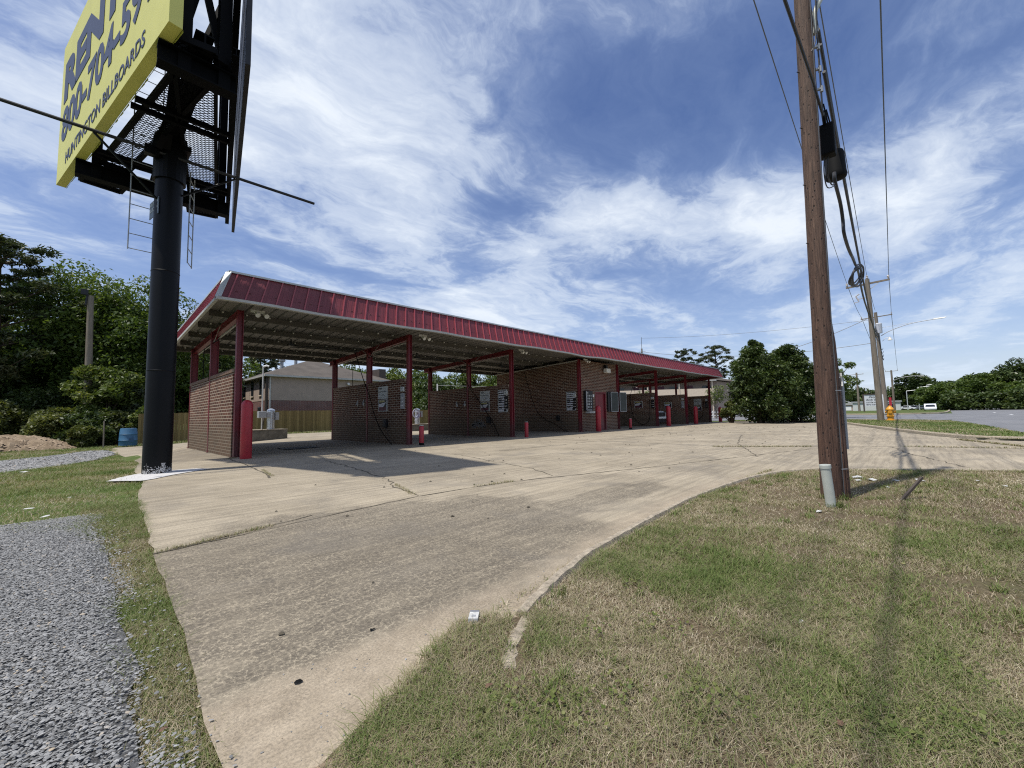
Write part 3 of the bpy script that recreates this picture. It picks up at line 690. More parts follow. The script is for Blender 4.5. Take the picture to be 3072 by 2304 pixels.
wall_sign(8.4, 14.66, 15.35, 1.73, 2.22, 'wall_sign', 'pale notice sign with dark lettering above a poster on the second bay wall', 'sign', 'notice signs on bay walls', sign_text_face)
wall_sign(8.4, 14.68, 15.34, 1.24, 1.70, 'poster', 'framed car picture poster under the notice on the second bay wall', 'poster', 'framed posters on bay walls', poster_face)
wall_sign(13.85, 14.69, 15.36, 1.69, 2.19, 'wall_sign', 'pale notice sign on the third bay wall, left of a striped price board', 'sign', 'notice signs on bay walls', sign_text_face)
wall_sign(13.85, 14.71, 15.34, 1.21, 1.66, 'poster', 'framed poster on the third bay wall beside the price board', 'poster', 'framed posters on bay walls', poster_face)
wall_sign(13.85, 13.5, 14.09, 1.14, 2.18, 'menu_board', 'tall black board of white price strips on the third bay wall', 'menu board', 'wash menu boards', menu_face)
wall_sign(19.3, 13.5, 14.13, 1.19, 2.24, 'menu_board', 'tall black board of white strips on the equipment room side wall', 'menu board', 'wash menu boards', menu_face)
wall_sign(29.0, 14.35, 14.99, 1.33, 1.84, 'poster', 'framed dark picture above the looping hose right of the door', 'poster', 'framed posters on bay walls', poster_face)
wall_sign(34.5, 14.48, 15.1, 1.33, 1.82, 'poster', 'framed picture on the bay wall behind the white pickup', 'poster', 'framed posters on bay walls', poster_face)
wall_sign(40.0, 14.0, 14.68, 1.62, 2.17, 'wall_sign', 'pale notice sign with ruled lettering in the farthest bay', 'sign', 'notice signs on bay walls', sign_text_face)
wall_sign(40.0, 14.0, 14.67, 1.10, 1.56, 'poster', 'framed poster below the notice in the farthest bay', 'poster', 'framed posters on bay walls', poster_face)
wn_ = {8.4: 'second', 13.85: 'third', 19.3: 'equipment room side', 29.0: 'fifth', 34.5: 'sixth', 40.0: 'farthest'}
for xw in (8.4, 13.85, 19.3, 29.0, 34.5, 40.0):
    t = thing('coin_box', 'pale coin meter over a dark switch panel on the %s wall' % wn_[xw], 'coin box', (xw-.15, 13.5, 1.3), 'coin meters by the bay entrances')
    mb = MB(); mb.box(xw-.17, xw-.102, 13.46, 13.65, 1.95, 2.12); mb.build('meter_box', M['sign_white'], t, bevel=.01)
    mb = MB(); mb.box(xw-.175, xw-.171, 13.51, 13.6, 2.04, 2.055); mb.build('coin_slot', M['sign_black'], t)
    mb = MB(); mb.box(xw-.15, xw-.102, 13.45, 13.66, 1.30, 1.88); mb.build('switch_panel', M['grey_box'] if xw in (8.4, 34.5) else M['dark_metal'], t)
    mb = MB()
    for k in range(6): mb.lathe((xw-.16, 13.5+.09*(k % 2), 1.42+.14*(k//2)), [(.018, -.015), (.022, 0), (.018, .015)], 8)
    mb.build('dial', M['clip'], t)
# floor mat clamps
for k, (xw, y) in enumerate(((8.4, 17.15), (8.4, 16.6), (13.85, 17.2), (13.85, 16.55))):
    t = thing('mat_clamp', 'small steel floor mat clamp on the %s bay wall, %s of the pair' % (wn_[xw], 'left' if k % 2 == 0 else 'right'), 'clamp', (xw-.12, y, 1.55), 'floor mat clamps')
    mb = MB(); mb.box(xw-.115, xw-.102, y-.03, y+.03, 1.5, 1.75); mb.build('back_plate', M['stainless'], t)
    mb = MB(); mb.beam((xw-.12, y, 1.72), (xw-.19, y-.02, 1.55), .05, .015); mb.build('clamp_jaw', M['grey_box'], t)
# chalky scrubbed smear low on third bay wall
mb = MB(); r = random.Random(9)
for i in range(260):
    y = 16.0-r.random()*1.0; z = .42+.22*math.sin((16-y)*3.1)*r.random()+r.random()*.18; s = r.uniform(.01, .05)
    mb.add([(13.745, y-s, z-s*.5), (13.745, y+s, z-s*.3), (13.745, y+s*.4, z+s*.6)], [(0, 2, 1)])
mb.build('scrubbed_patch', simple('smear', (.2, .21, .21), .9), cw)

# wash hoses and ceiling booms
def boom(x, k):
    t = thing('hose_boom', 'black swinging pipe boom under the roof of %s bay' % k, 'boom', (x, 16.3, 3.9), 'ceiling hose booms')
    mb = MB(); zc = zd(16.3)-.38
    mb.tube([(x+2.3, 16.3, zd(16.3)-.15), (x+2.3, 16.3, zc)], .03, 8); mb.box(x+2.2, x+2.4, 16.2, 16.4, zc-.02, zc+.06); mb.build('pivot', M['dark_metal'], t)
    mb = MB(); mb.tube([(x+2.3, 16.3, zc), (x+3.6, 15.9, zc-.02), (x+4.6, 15.7, zc-.06)], .018, 6); mb.tube([(x+2.3, 16.33, zc-.06), (x+3.6, 15.93, zc-.07)], .012, 6); mb.build('arm', M['dark_metal'], t)
    return t
for x, k in ((3.0, 'the nearest'), (8.4, 'the second'), (13.85, 'the third'), (23.45, 'the fourth'), (29.0, 'the fifth'), (34.5, 'the farthest')): boom(x, k)
def supply_pipe(xw, k):
    t = thing('supply_pipe', 'thin black water pipe bent down over the %s wall' % k, 'pipe', (xw, 17.9, 2.3), 'black water supply pipes')
    mb = MB(); mb.tube([(xw-.05, 15.4, 3.55), (xw-.05, 17.7, 3.5), (xw-.04, 17.8, 3.45), (xw-.04, 17.8, 2.43)], .014, 6); mb.build('pipe', M['rubber'], t)
    mb = MB(); mb.beam((xw-.05, 15.4, 3.95), (xw-.05, 16.2, 3.55), .014, .014); mb.beam((xw-.05, 16.9, 3.9), (xw-.05, 16.2, 3.55), .014, .014); mb.build('bracket', M['gutter'], t)
for xw, k in ((3.0, 'first'), (8.4, 'second'), (13.85, 'third'), (29.0, 'fifth'), (34.5, 'sixth')): supply_pipe(xw, k)
def curve(pts, n=24):
    pts = [Vector(p) for p in pts]; out = []
    for i in range(len(pts)-1):
        p0, p1, p2, p3 = pts[max(i-1, 0)], pts[i], pts[i+1], pts[min(i+2, len(pts)-1)]
        m_ = max(2, n//(len(pts)-1))
        for k in range(m_):
            t = k/m_; out.append(.5*((2*p1)+(-p0+p2)*t+(2*p0-5*p1+4*p2-p3)*t*t+(-p0+3*p1-3*p2+p3)*t**3))
    return out+[pts[-1]]
def hose(xw, pts, label, wand=True):
    t = thing('wash_hose', label, 'hose', (xw-.15, 14.2, 0), 'pressure wash hoses in the bays')
    mb = MB(); mb.tube(curve(pts, 36), .016, 6); mb.build('hose', M['rubber'], t, smooth=True)
    if wand:
        mb = MB(); mb.tube([(xw-.22, 14.75, .95), (xw-.3, 14.2, .25), (xw-.34, 13.95, .03)], [.014, .009, .008], 7); mb.build('spray_wand', M['dark_metal'], t)
        mb = MB(); mb.box(xw-.24, xw-.103, 14.62, 14.84, .62, .93); mb.build('wand_holster', M['dark_metal'], t, bevel=.03)
hose(8.4, [(7.9, 16.6, 3.7), (8.05, 16.2, 2.6), (8.2, 15.95, 1.9), (8.18, 15.6, 1.3), (8.1, 15.0, .7), (8.05, 14.5, .35), (8.05, 14.15, .12), (8.0, 13.9, .03), (7.95, 13.8, .02)], 'black hose sagging from the roof down the second bay wall')
hose(13.85, [(13.4, 16.6, 3.6), (13.6, 16.0, 2.4), (13.66, 15.6, 1.95), (13.66, 14.6, .9), (13.6, 14.1, .3), (13.5, 13.85, .03)], 'black hose and wand leaning low on the third bay wall')
hose(19.3, [(18.8, 17.0, 3.7), (19.1, 16.4, 1.4), (19.1, 15.6, .7), (19.05, 14.9, .45), (19.0, 14.3, .12), (18.95, 14.0, .03), (18.9, 13.8, .05)], 'black hose and wand by the equipment room side wall')
hose(29.0, [(28.6, 14.6, 3.7), (28.8, 15.25, 2.3), (28.8, 15.2, 1.3), (28.8, 15.0, .6), (28.8, 14.6, .22), (28.8, 14.2, .12), (28.8, 13.85, .45), (28.8, 13.75, 1.1), (28.8, 13.75, 1.9)], 'black hose hanging in a deep loop on the fifth wall', False)
hose(40.0, [(39.6, 15, 3.7), (39.75, 15.2, 2.0), (39.8, 14.9, .9), (39.8, 14.5, .35), (39.8, 14.1, .4), (39.8, 13.8, 1.0), (39.8, 13.75, 2.0)], 'black hose hanging in a loop in the farthest bay', False)
# vending units and open cabinets on the front wall
t = thing('vending_box', 'dark vending panel with rows of small items left of the red door', 'vending machine', (20.0, 13.2, 1.05))
mb = MB(); mb.box(19.66, 20.36, 13.12, 13.297, 1.15, 2.28); mb.build('case', M['dark_metal'], t, bevel=.01)
mb = MB(); mb.box(19.66, 19.74, 13.10, 13.118, 1.2, 2.25); mb.box(19.7, 20.2, 13.10, 13.118, 1.17, 1.23); mb.build('frame', M['grey_box'], t)
mb = MB(); r = random.Random(6)
for i in range(16): xx = 19.8+.16*(i % 3)+r.uniform(-.02, .02); zz = 1.32+.16*(i//3); mb.box(xx, xx+.06, 13.105, 13.118, zz, zz+.09)
mb.build('product', M['sign_white'], t)
mb = MB(); mb.box(19.85, 20.35, 13.0, 13.297, 1.02, 1.12); mb.build('tray', M['sign_white'], t)
t = thing('note_sign', 'small white notice beside the red door', 'sign', (20.65, 13.28, 2.0)); mb = MB(); mb.box(20.55, 20.75, 13.283, 13.297, 1.95, 2.12); mb.build('plate', M['white'], t)
mb = MB(); mb.box(20.6, 20.7, 13.28, 13.2825, 2.06, 2.09); mb.build('print', M['sign_ink'], t)
t = thing('glass_cabinet', 'wall cabinet with two grey glazed doors swung open right of the red door', 'cabinet', (22.7, 13.2, 1.1))
mb = MB(); mb.box(22.15, 23.2, 13.2, 13.297, 1.08, 2.28); mb.build('case', M['dark_metal'], t)
mg = simple('smoky_door', (.025, .033, .030), .45, 0, .5, 3)
for (xa, xb, ya, yb) in ((22.42, 22.92, 13.15, 12.98), (23.38, 23.90, 13.1, 12.96)):
    mb = MB(); mb.beam((xa, ya, 1.68), (xb, yb, 1.68), .02, 1.14); d_ = mb.build('door', mg, t)
    mb = MB(); mb.beam((xa, ya, 2.27), (xb, yb, 2.27), .035, .03); mb.beam((xa, ya, 1.09), (xb, yb, 1.09), .035, .03); mb.beam((xa, ya, 1.1), (xa, ya, 2.26), .05, .03); mb.beam((xb, yb, 1.1), (xb, yb, 2.26), .035, .03); mb.build('door_frame', M['grey_box'], d_)
t = thing('wall_light', 'boxy white floodlight high on the equipment room wall', 'light', (22.0, 13.2, 3.5))
mb = MB(); mb.box(21.75, 22.2, 12.98, 13.22, 3.42, 3.68); mb.build('housing', M['clip'], t, bevel=.03)
mb = MB(); mb.box(21.9, 22.05, 13.1, 13.297, 3.68, 3.9); mb.build('bracket', M['dark_metal'], t)
for x, k in ((3.3, 'nearest column'), (8.75, 'second column'), (14.2, 'third column'), (19.5, 'equipment room corner')):
    t = thing('flood_lamp', 'small twin lamp under the roof edge by the %s' % k, 'lamp', (x, 13.0, 4.0), 'small lamps under the roof edge')
    mb = MB(); mb.box(x-.12, x+.22, 12.98, 13.03, 3.98, 4.05)
    mb.build('bar', M['clip'], t)
    for dx in (0, .22):
        mb = MB(); mb.tube([(x+dx, 13.0, 3.97), (x+dx+.02, 12.85, 3.88)], [.03, .065], 10); mb.build('lamp_head', M['clip'], t, smooth=True)

# white pickup nose in bay five
t = thing('pickup_truck', 'white pickup with big black grille parked nose out in a far bay', 'truck', (31.2, 16.5, 0))
mb = MB(); X0, X1 = 30.25, 32.1
prof = [(14.12, .42), (14.02, .55), (14.0, .95), (14.25, 1.08), (15.3, 1.16), (15.4, 1.18), (16.1, 1.72), (16.4, 1.8), (17.9, 1.8), (18.2, 1.2), (19.9, 1.15), (19.95, .5), (19.8, .42)]
vs = [(X0, y, z) for y, z in prof]+[(X1, y, z) for y, z in prof]; n = len(prof)
mb.add(vs, [tuple(range(n)), tuple(range(2*n-1, n-1, -1))]+[(i, i+n, (i+1) % n+n, (i+1) % n) for i in range(n)])
mb.build('body', simple('truck_white', (.62, .64, .66), .3, 0, .05), t, bevel=.05)
mb = MB(); mb.box(30.5, 31.85, 13.965, 14.0, .66, .98); mb.build('grille', M['sign_black'], t, bevel=.01)
mb = MB(); mb.lathe((31.18, 13.955, .86), [(.05, -.02), (.09, 0), (.05, .02)], 12); mb.build('badge', M['stainless'], t)
mb = MB(); mb.box(30.3, 32.05, 13.88, 14.0, .5, .64); mb.build('bumper', M['white'], t, bevel=.02)
mb = MB(); mb.box(30.4, 31.95, 13.93, 14.05, .24, .495); mb.build('lower_valance', M['sign_black'], t)
for xa in (30.28, 31.87):
    mb = MB(); mb.box(xa, xa+.2, 13.96, 14.02, .74, .96); mb.build('headlight', M['stainless'], t, bevel=.01)
for xa in (30.33, 31.82):
    for yy in (14.9, 18.9):
        mb = MB(); mb.tube([(xa, yy, .36), (xa+.22, yy, .36)], .36, 20); mb.build('wheel', M['rubber'], t)
mb = MB(); mb.add([(30.35, 15.47, 1.24), (32.0, 15.47, 1.24), (31.95, 16.03, 1.69), (30.4, 16.03, 1.69)], [(0, 1, 2, 3)]); mb.build('windshield', M['glass'], t)

# vacuum islands behind the bays
def vac_island(x0, x1, y0, y1, tx, label_i, label_v):
    t = thing('vacuum_island', label_i, 'island', (x0, y0, 0), 'concrete vacuum islands')
    mb = MB(); mb.box(x0, x1, y0, y1, gz(x0, y0)-.1, .45); mb.build('island_block', M['dark_concrete'], t, bevel=.02)
    mb = MB(); mb.box(x0-.02, x1+.02, y0-.02, y1+.02, .4505, .48); mb.build('coping', M['concrete_trim'], t)
    v = thing('vacuum', label_v, 'vacuum', (tx, (y0+y1)/2, .48), 'car vacuum stations'); c = (tx, (y0+y1)/2, .48)
    mb = MB(); mb.lathe(c, [(.19, 0), (.19, .86), (.2, .87), (.2, .9), (.195, 1.0), (.21, 1.01), (.20, 1.05), (.08, 1.12), (.01, 1.13)], 20); mb.build('canister', M['stainless'], v, smooth=True)
    mb = MB(); mb.lathe((c[0], c[1], c[2]+.5), [(.193, -.012), (.2, 0), (.193, .012)], 20); mb.build('band', M['grey_box'], v)
    mb = MB(); mb.box(tx+.2, tx+.38, c[1]-.12, c[1]+.12, .98, 1.4); mb.build('side_box', M['grey_box'], v)
    return t, v
vac_island(5.75, 8.0, 24.85, 25.9, 7.3, 'low stained concrete block island behind the nearest bay', 'stainless vacuum canister on the island behind the nearest bay')
ti, tv = vac_island(15.9, 18.6, 25.4, 26.5, 17.05, 'low concrete block island seen past the second column', 'stainless vacuum with coiled pale hose seen past the second column')
mb = MB(); c = Vector((16.75, 25.7, 1.25))
for q in range(3): mb.tube([(c.x+(.2+.03*q)*math.cos(a*.3), c.y-.02*q, c.z+(.26+.03*q)*math.sin(a*.3)) for a in range(22)], .022, 6)
mb.tube(curve([(16.6, 25.65, 1.4), (17.0, 25.6, 1.3), (16.95, 25.6, .95), (16.6, 25.6, .75)], 12), .025, 6)
mb.build('coiled_hose', simple('hose_pale', (.42, .42, .5), .5), tv, smooth=True)
mb = MB(); mb.box(16.87, 17.2, 25.72, 25.752, .95, 1.3); mb.build('decal', M['maroon'], tv)
t = thing('dispenser_post', 'grey coin dispenser box with slim white pole on the nearest island', 'dispenser', (6.85, 25.3, .48))
mb = MB(); mb.tube([(6.85, 25.3, .48), (6.85, 25.3, 3.9)], .035, 8); mb.build('pole', M['gutter'], t)
mb = MB(); mb.box(6.6, 6.98, 24.95, 25.25, 1.1, 1.45); mb.box(7.0, 7.2, 24.98, 25.25, 1.1, 1.42); mb.build('meter_box', M['grey_box'], t, bevel=.02)
mb = MB(); mb.beam((6.85, 25.3, .48), (6.98, 25.4, 1.3), .1, .04); mb.build('back_board', M['bronze'], t)
mb = MB(); mb.tube([(6.85, 25.3, 3.88), (7.0, 25.25, 3.95), (7.1, 25.2, 3.9)], .05, 8); mb.build('lamp_head', M['white'], t)
t = thing('service_pole', 'white service pole with meter beside the third bay rear', 'pole', (18.3, 25.2, 0))
mb = MB(); mb.tube([(18.3, 25.2, 0), (18.3, 25.2, 3.4)], .045, 8); mb.build('mast', M['white'], t)
mb = MB(); mb.box(18.12, 18.25, 25.05, 25.25, 1.2, 1.55); mb.build('meter', M['grey_box'], t)

# ------------------------------------------------------------------ fence and apartments
fx0, fx1, fy = 2.5, 46.0, 33.7
t = thing('wooden_fence', 'tan board privacy fence running behind the car wash', 'fence', (fx0, fy, 0))
mb = MB(); x = fx0; r = random.Random(3)
while x < fx1:
    z0 = gz(x, fy)-.03; h = 1.66+r.uniform(-.012, .012)-z0*.6+z0
    mb.box(x+.004, x+.141, fy+r.uniform(-.006, .006), fy+.02, z0, h); x += .145
mb.build('fence_board', M['fence'], t)
mb = MB()
for z in (.35, 1.3): mb.box(fx0, fx1, fy+.025, fy+.07, z, z+.09)
mb.build('rail', M['fence'], t)
def hip_house(t, x0, x1, y0, y1, z_sid, z_eave, ridge, over=.45, axis='x'):
    mb = MB(); mb.box(x0, x1, y0, y1, 0, z_sid); mb.build('brick_base', M['brick_apt'], t)
    mb = MB(); mb.box(x0-.02, x1+.02, y0-.02, y1+.02, z_sid+.002, z_eave); w = mb.build('wall', M['stucco'], t)
    a, b_, c, d = x0-over, x1+over, y0-over, y1+over; hy = (d-c)/2; cx0 = a+hy; cx1 = b_-hy
    if cx1 < cx0: cx0 = cx1 = (a+b_)/2
    zm = z_eave+.05; cy = (c+d)/2
    mb = MB(); cx = (a+b_)/2; hx = (b_-a)/2
    mb.add([(a, c, zm), (b_, c, zm), (b_, d, zm), (a, d, zm), (cx, c+hx, ridge), (cx, d-hx, ridge)], [(0, 1, 4), (2, 3, 5), (3, 0, 4, 5), (1, 2, 5, 4), (0, 3, 2, 1)])
    rf = mb.build('roof', M['shingle'], t)
    mb = MB(); mb.box(a-.02, b_+.02, c-.02, d+.02, z_eave-.12, z_eave+.045); mb.build('eave', M['gutter'], t)
    return w, rf
t = thing('apartment_house', 'two storey beige house with grey hip roof and brick base behind the fence', 'house', (11.6, 42, 0))
ax0, ax1, ay0, ay1 = 11.75, 23.3, 41.6, 60
w, rf = hip_house(t, ax0, ax1, ay0, ay1, 2.75, 5.0, 7.5)
for y in (43.5, 46.2, 49.0, 52):
    mb = MB(); mb.box(ax0-.05, ax0-.021, y, y+.75, 3.3, 4.75); wd = mb.build('window', M['glass'], t)
    mb = MB(); mb.box(ax0-.12, ax0-.051, y-.08, y+.83, 3.2, 3.3); mb.build('sill', M['trim_cream'], wd)
for y in (43.8, 47.5):
    mb = MB(); mb.box(ax0-.04, ax0-.002, y, y+.9, .9, 2.2); mb.build('window', M['glass'], t)
mb = MB(); mb.box(21.1, 22.5, ay0-.05, ay0-.021, 3.5, 4.65); wd = mb.build('window', M['glass'], t)
mb = MB(); mb.box(21.1, 22.5, ay0-.07, ay0-.051, 4.05, 4.1); mb.box(21.77, 21.83, ay0-.07, ay0-.051, 3.5, 4.65); mb.build('frame', M['trim_cream'], wd)
mb = MB(); mb.box(ax0+.03, ax0+.14, ay0-.12, ay0-.03, 0, 5.0); mb.build('downpipe', M['gutter'], t)
mb = MB(); mb.box(ax0-.2, ax0-.03, ay0+.1, ay0+.4, 0, 5.0); mb.build('corner_trim', M['bronze'], t)
for (x, y, z, h) in ((14.6, 47.5, 6.6, .75), (16.1, 47.9, 7.2, .8)):
    mb = MB(); mb.lathe((x, y, z-.6), [(.16, 0), (.16, .6+h*.6), (.28, .6+h*.62), (.3, .6+h*.95), (.1, .6+h)], 12); mb.build('roof_vent', M['grey_box'], rf, smooth=True)
for (x, y, z) in ((19.2, 44.6, 6.2), (20.5, 45.5, 6.5)):
    mb = MB(); mb.tube([(x, y, z-.3), (x, y, z+.35)], .06, 8); mb.build('vent_pipe', M['white'], rf)
mb = MB(); mb.tube([(19.0, ay0-.04, 4.4), (19.0, ay0-.25, 4.5)], [.05, .14], 10); mb.build('eave_light', M['clip'], t)
mb = MB(); mb.box(23.0, 23.8, 42.5, 44.5, 5.2, 6.4); mb.build('rear_gable', M['bronze'], t)
# long balcony apartment block, far right
bo = Vector((71.9, 23.3, 0)); bd = (Vector((61.94, 39.15, 0))-bo).normalized(); bn = Vector((bd.y, -bd.x, 0))
bn = Vector((1, -.055, 0)).normalized()      # the end wall is turned towards the yard
t = thing('apartment_block', 'long two storey beige block with balcony rail and maroon doors beyond the far bays', 'apartment block', tuple(bo))
def P3(u, w, z): p = bo+bd*u+bn*w; return (p.x, p.y, z)
def slab(mb, u0, u1, w0, w1, z0, z1):
    vs = [P3(u, w, z) for z in (z0, z1) for w in (w0, w1) for u in (u0, u1)]
    mb.add(vs, [(0, 2, 3, 1), (4, 5, 7, 6), (0, 1, 5, 4), (2, 6, 7, 3), (0, 4, 6, 2), (1, 3, 7, 5)])
UL = 42
mb = MB(); slab(mb, 0, UL, 1.8, 12, 0, 6.0); mb.build('wall', M['stucco'], t)
mb = MB(); slab(mb, -.3, UL, -.1, 1.79, 3.0, 3.22); mb.build('walkway', M['trim_cream'], t)
mb = MB(); slab(mb, -.3, UL, -.2, -.101, 3.3, 4.75); mb.build('balcony_panel', M['trim_cream'], t)
mb = MB(); slab(mb, -.3, UL, -.25, -.1, 2.75, 2.99); mb.build('walkway_fascia', M['trim_cream'], t)
mb = MB(); a = [P3(-.8, -.6, 6.1), P3(UL, -.6, 6.1), P3(UL, 12.6, 6.1), P3(-.8, 12.6, 6.1), P3(5.6, 6, 8.0), P3(UL, 6, 8.0)]
mb.add(a, [(0, 1, 5, 4), (2, 3, 4, 5), (3, 0, 4), (0, 3, 2, 1)]); mb.build('roof', M['shingle'], t)
mb = MB(); slab(mb, -.8, UL, -.65, -.45, 5.95, 6.12); mb.build('eave', M['gutter'], t)
for u in (3.8, 8.4, 12.5, 17, 21.5, 26, 31):
    mb = MB(); slab(mb, u, u+1.0, 1.74, 1.79, 3.23, 5.4); mb.build('door', M['maroon'], t)
    mb = MB(); slab(mb, u, u+1.0, 1.74, 1.79, .1, 2.4); mb.build('door', M['maroon'], t)
for u in (.8, 6.0, 10.5, 15, 19.5, 24):
    mb = MB(); slab(mb, u, u+1.5, 1.74, 1.79, 3.9, 5.3); mb.build('window', M['glass'], t)
for u in (-.1, 5, 10, 15, 20, 25):
    mb = MB(); slab(mb, u, u+.14, -.35, -.21, 0, 5.95); mb.build('post', M['trim_cream'], t)
# white rail fence in front of the block
t = thing('rail_fence', 'white rail fence in front of the beige apartment block', 'fence', (62, 19, 0))
mb = MB()
for z in (.35, .85): mb.beam((56, 27, z), (78, 11, z), .06, .12)
for k in range(9): xx = 56+22*k/8; yy = 27-16*k/8; mb.box(xx-.06, xx+.06, yy-.06, yy+.06, 0, 1.05)
mb.build('rails', M['white'], t)

# ------------------------------------------------------------------ billboard
bb = thing('billboard', 'tall black pole billboard in V shape with a yellow rental face and dark back frame', 'billboard', (1.10, 10.72, 0))
PX, PY, PR = 1.10, 10.72, .228
mb = MB(); mb.lathe((PX, PY, 0), [(PR, 0), (PR, 6.0)], 40); mb.build('pole', M['black_steel'], bb, smooth=True)
mb = MB()
for z in (2.0, 4.0): mb.lathe((PX, PY, z), [(PR+.001, -.012), (PR+.006, 0), (PR+.001, .012)], 40)
mb.build('weld_seam', M['black_steel'], bb, smooth=True)
# flaking white paint at the pole foot
mb = MB(); r = random.Random(12)
for i in range(420):
    a = r.uniform(-2.9, -.2); z = abs(r.gauss(0, .06)); 
    if i < 60: a = -1.25+r.uniform(-.14, .14); z = .12+r.uniform(-.07, .07)
    s = r.uniform(.003, .013); rr = PR+.0025
    mb.add([(PX+rr*math.cos(a-s/rr), PY+rr*math.sin(a-s/rr), z+.004), (PX+rr*math.cos(a+s/rr), PY+rr*math.sin(a+s/rr), z+.004+s*.3), (PX+rr*math.cos(a), PY+rr*math.sin(a), z+.004+s*1.6)], [(0, 1, 2)])
mb.build('flaked_paint', M['white_pad'], bb)
mb = MB(); mb.lathe((PX, PY, 5.9), [(.27, 0), (.27, .95), (.22, 1.0)], 24); mb.box(PX-.3, PX+.3, PY-.3, PY+.3, 6.55, 6.66); mb.build('sleeve', M['black_steel'], bb)
for a in range(6):
    pass
P1n = Vector((.65, 7.15, 0)); P1f = Vector((-.59, 14.16, 0)); P2n = Vector((1.52, 7.15, 0)); P2f = Vector((2.85, 14.17, 0))
ZB, ZT = 6.6, 10.0
def panel_box(mb, a, b_, z0, z1, th, off=0):
    d = (b_-a).normalized(); n = Vector((d.y, -d.x, 0)); a = a+n*off; b_ = b_+n*off
    vs = [(*(p+n*o_)[:2], z) for z in (z0, z1) for o_ in (0, th) for p in (a, b_)]
    mb.add(vs, [(0, 2, 3, 1), (4, 5, 7, 6), (0, 1, 5, 4), (2, 6, 7, 3), (0, 4, 6, 2), (1, 3, 7, 5)])
# yellow face: reader stands on the -x side; left end is the far end
d1 = (P1n-P1f).normalized(); n1 = Vector((d1.y, -d1.x, 0))
if n1.x > 0: n1 = -n1
def F1(u, w, z): p = P1f+d1*u+n1*w; return (p.x, p.y, z)
L1 = (P1n-P1f).length
mb = MB(); vs = [F1(u, w, z) for z in (ZB, ZT) for w in (0, -.16) for u in (0, L1)]
mb.add(vs, [(0, 2, 3, 1), (4, 5, 7, 6), (0, 1, 5, 4), (2, 6, 7, 3), (0, 4, 6, 2), (1, 3, 7, 5)])
pf = mb.build('yellow_panel', M['vinyl'], bb)
mb = MB()
for i in range(44):
    u = i*L1/44; e = random.uniform(.0, .05)
    mb.add([F1(u, -.165, ZB), F1(u+L1/44, -.165, ZB), F1(u+L1/44, -.17, ZB-e), F1(u, -.172, ZB-e*.6)], [(0, 1, 2, 3)])
mb.build('vinyl_skirt', M['vinyl_dark'], pf)
upv = Vector((0, 0, 1))
def bbtext(body, u0, u1, z0, cap, off, shear=0):
    size = cap/.70
    o_, W = text_ob(body, size, 'lettering', M['navy'], Matrix.Identity(4), None, .002, off, 1.0, shear)
    me = o_.data; xmin = min(v.co.x for v in me.vertices)
    me.transform(Matrix.Translation((-xmin, 0, 0))); me.transform(Matrix.Diagonal(((u1-u0)/W, 1, 1, 1)))
    me.transform(frame_mtx(F1(u0, .006, z0), d1, upv)); me.transform(Matrix.Translation(-origin(bb)))
    o_.parent = pf; ORG[o_.name] = origin(bb)
bbtext('RENT', .32, 4.75, 8.50, .88, .07)
bbtext('800-704-591', .30, 6.35, 7.50, .74, .035)
bbtext('HUNTINGTON BILLBOARDS', .88, 6.12, 6.80, .26, .004)
# second panel, seen from behind
mb = MB(); panel_box(mb, P2n, P2f, ZB-.05, ZT, .07, .06); mb.build('far_panel', M['dark_metal'], bb)
d2 = (P2n-P2f).normalized(); n2 = Vector((-abs(d2.y), 0, 0)); n2 = Vector((d2.y, -d2.x, 0));  n2 = n2 if n2.x < 0 else -n2
def F2(u, w, z): p = P2f+d2*u+n2*w; return (p.x, p.y, z)
L2 = (P2n-P2f).length
mb = MB()
for z in (6.75, 7.9, 9.1, 9.9): mb.ibeam(F2(.2, .06, z), F2(L2-.1, .06, z), .09, .12)
mb.build('stringer', M['frame_black'], bb)
for (yy) in (7.65, 12.45):
    u2 = (P2f.y-yy)/abs(d2.y); u1 = (P1f.y-yy)/abs(d1.y)
    for (F, u) in ((F2, u2), (F1, u1)):
        w = .22 if F is F2 else -.34
        p = F(u, w, 6.3); q = F(u, w, 9.9)
        mb = MB(); mb.ibeam(p, q, .16, .22, up=(0, 1, 0), t=.02); mb.build('upright', M['frame_black'], bb)
    a = F1(u1, -.02, 6.42); b_ = F2(u2, .05, 6.42)
    mb = MB(); mb.ibeam(a, b_, .22, .32, t=.022); mb.build('cross_beam', M['frame_black'], bb)
mb = MB(); mb.ibeam((PX+.02, 7.5, 6.83), (PX, 13.3, 6.83), .24, .30, t=.025); mb.build('main_beam', M['frame_black'], bb)
mb = MB(); mb.beam((PX-.25, 10.4, 6.4), F2(5.2, .2, 9.2), .12, .12); mb.beam((PX-.1, 10.5, 6.5), (1.0, 7.9, 9.4), .14, .14); mb.beam((.8, 7.9, 6.6), (1.4, 8.0, 9.8), .1, .1); mb.beam((1.5, 7.9, 6.6), (.8, 8.0, 9.8), .1, .1)
mb.build('brace', M['frame_black'], bb)
for y in (9.35, 9.6, 11.75, 11.95):
    u2 = (P2f.y-y)/abs(d2.y); u1 = (P1f.y-y)/abs(d1.y)
    mb = MB(); mb.beam(F1(u1, -.2, 6.62), F2(u2, .1, 6.62), .07, .09); mb.build('joist', M['frame_black'], bb)
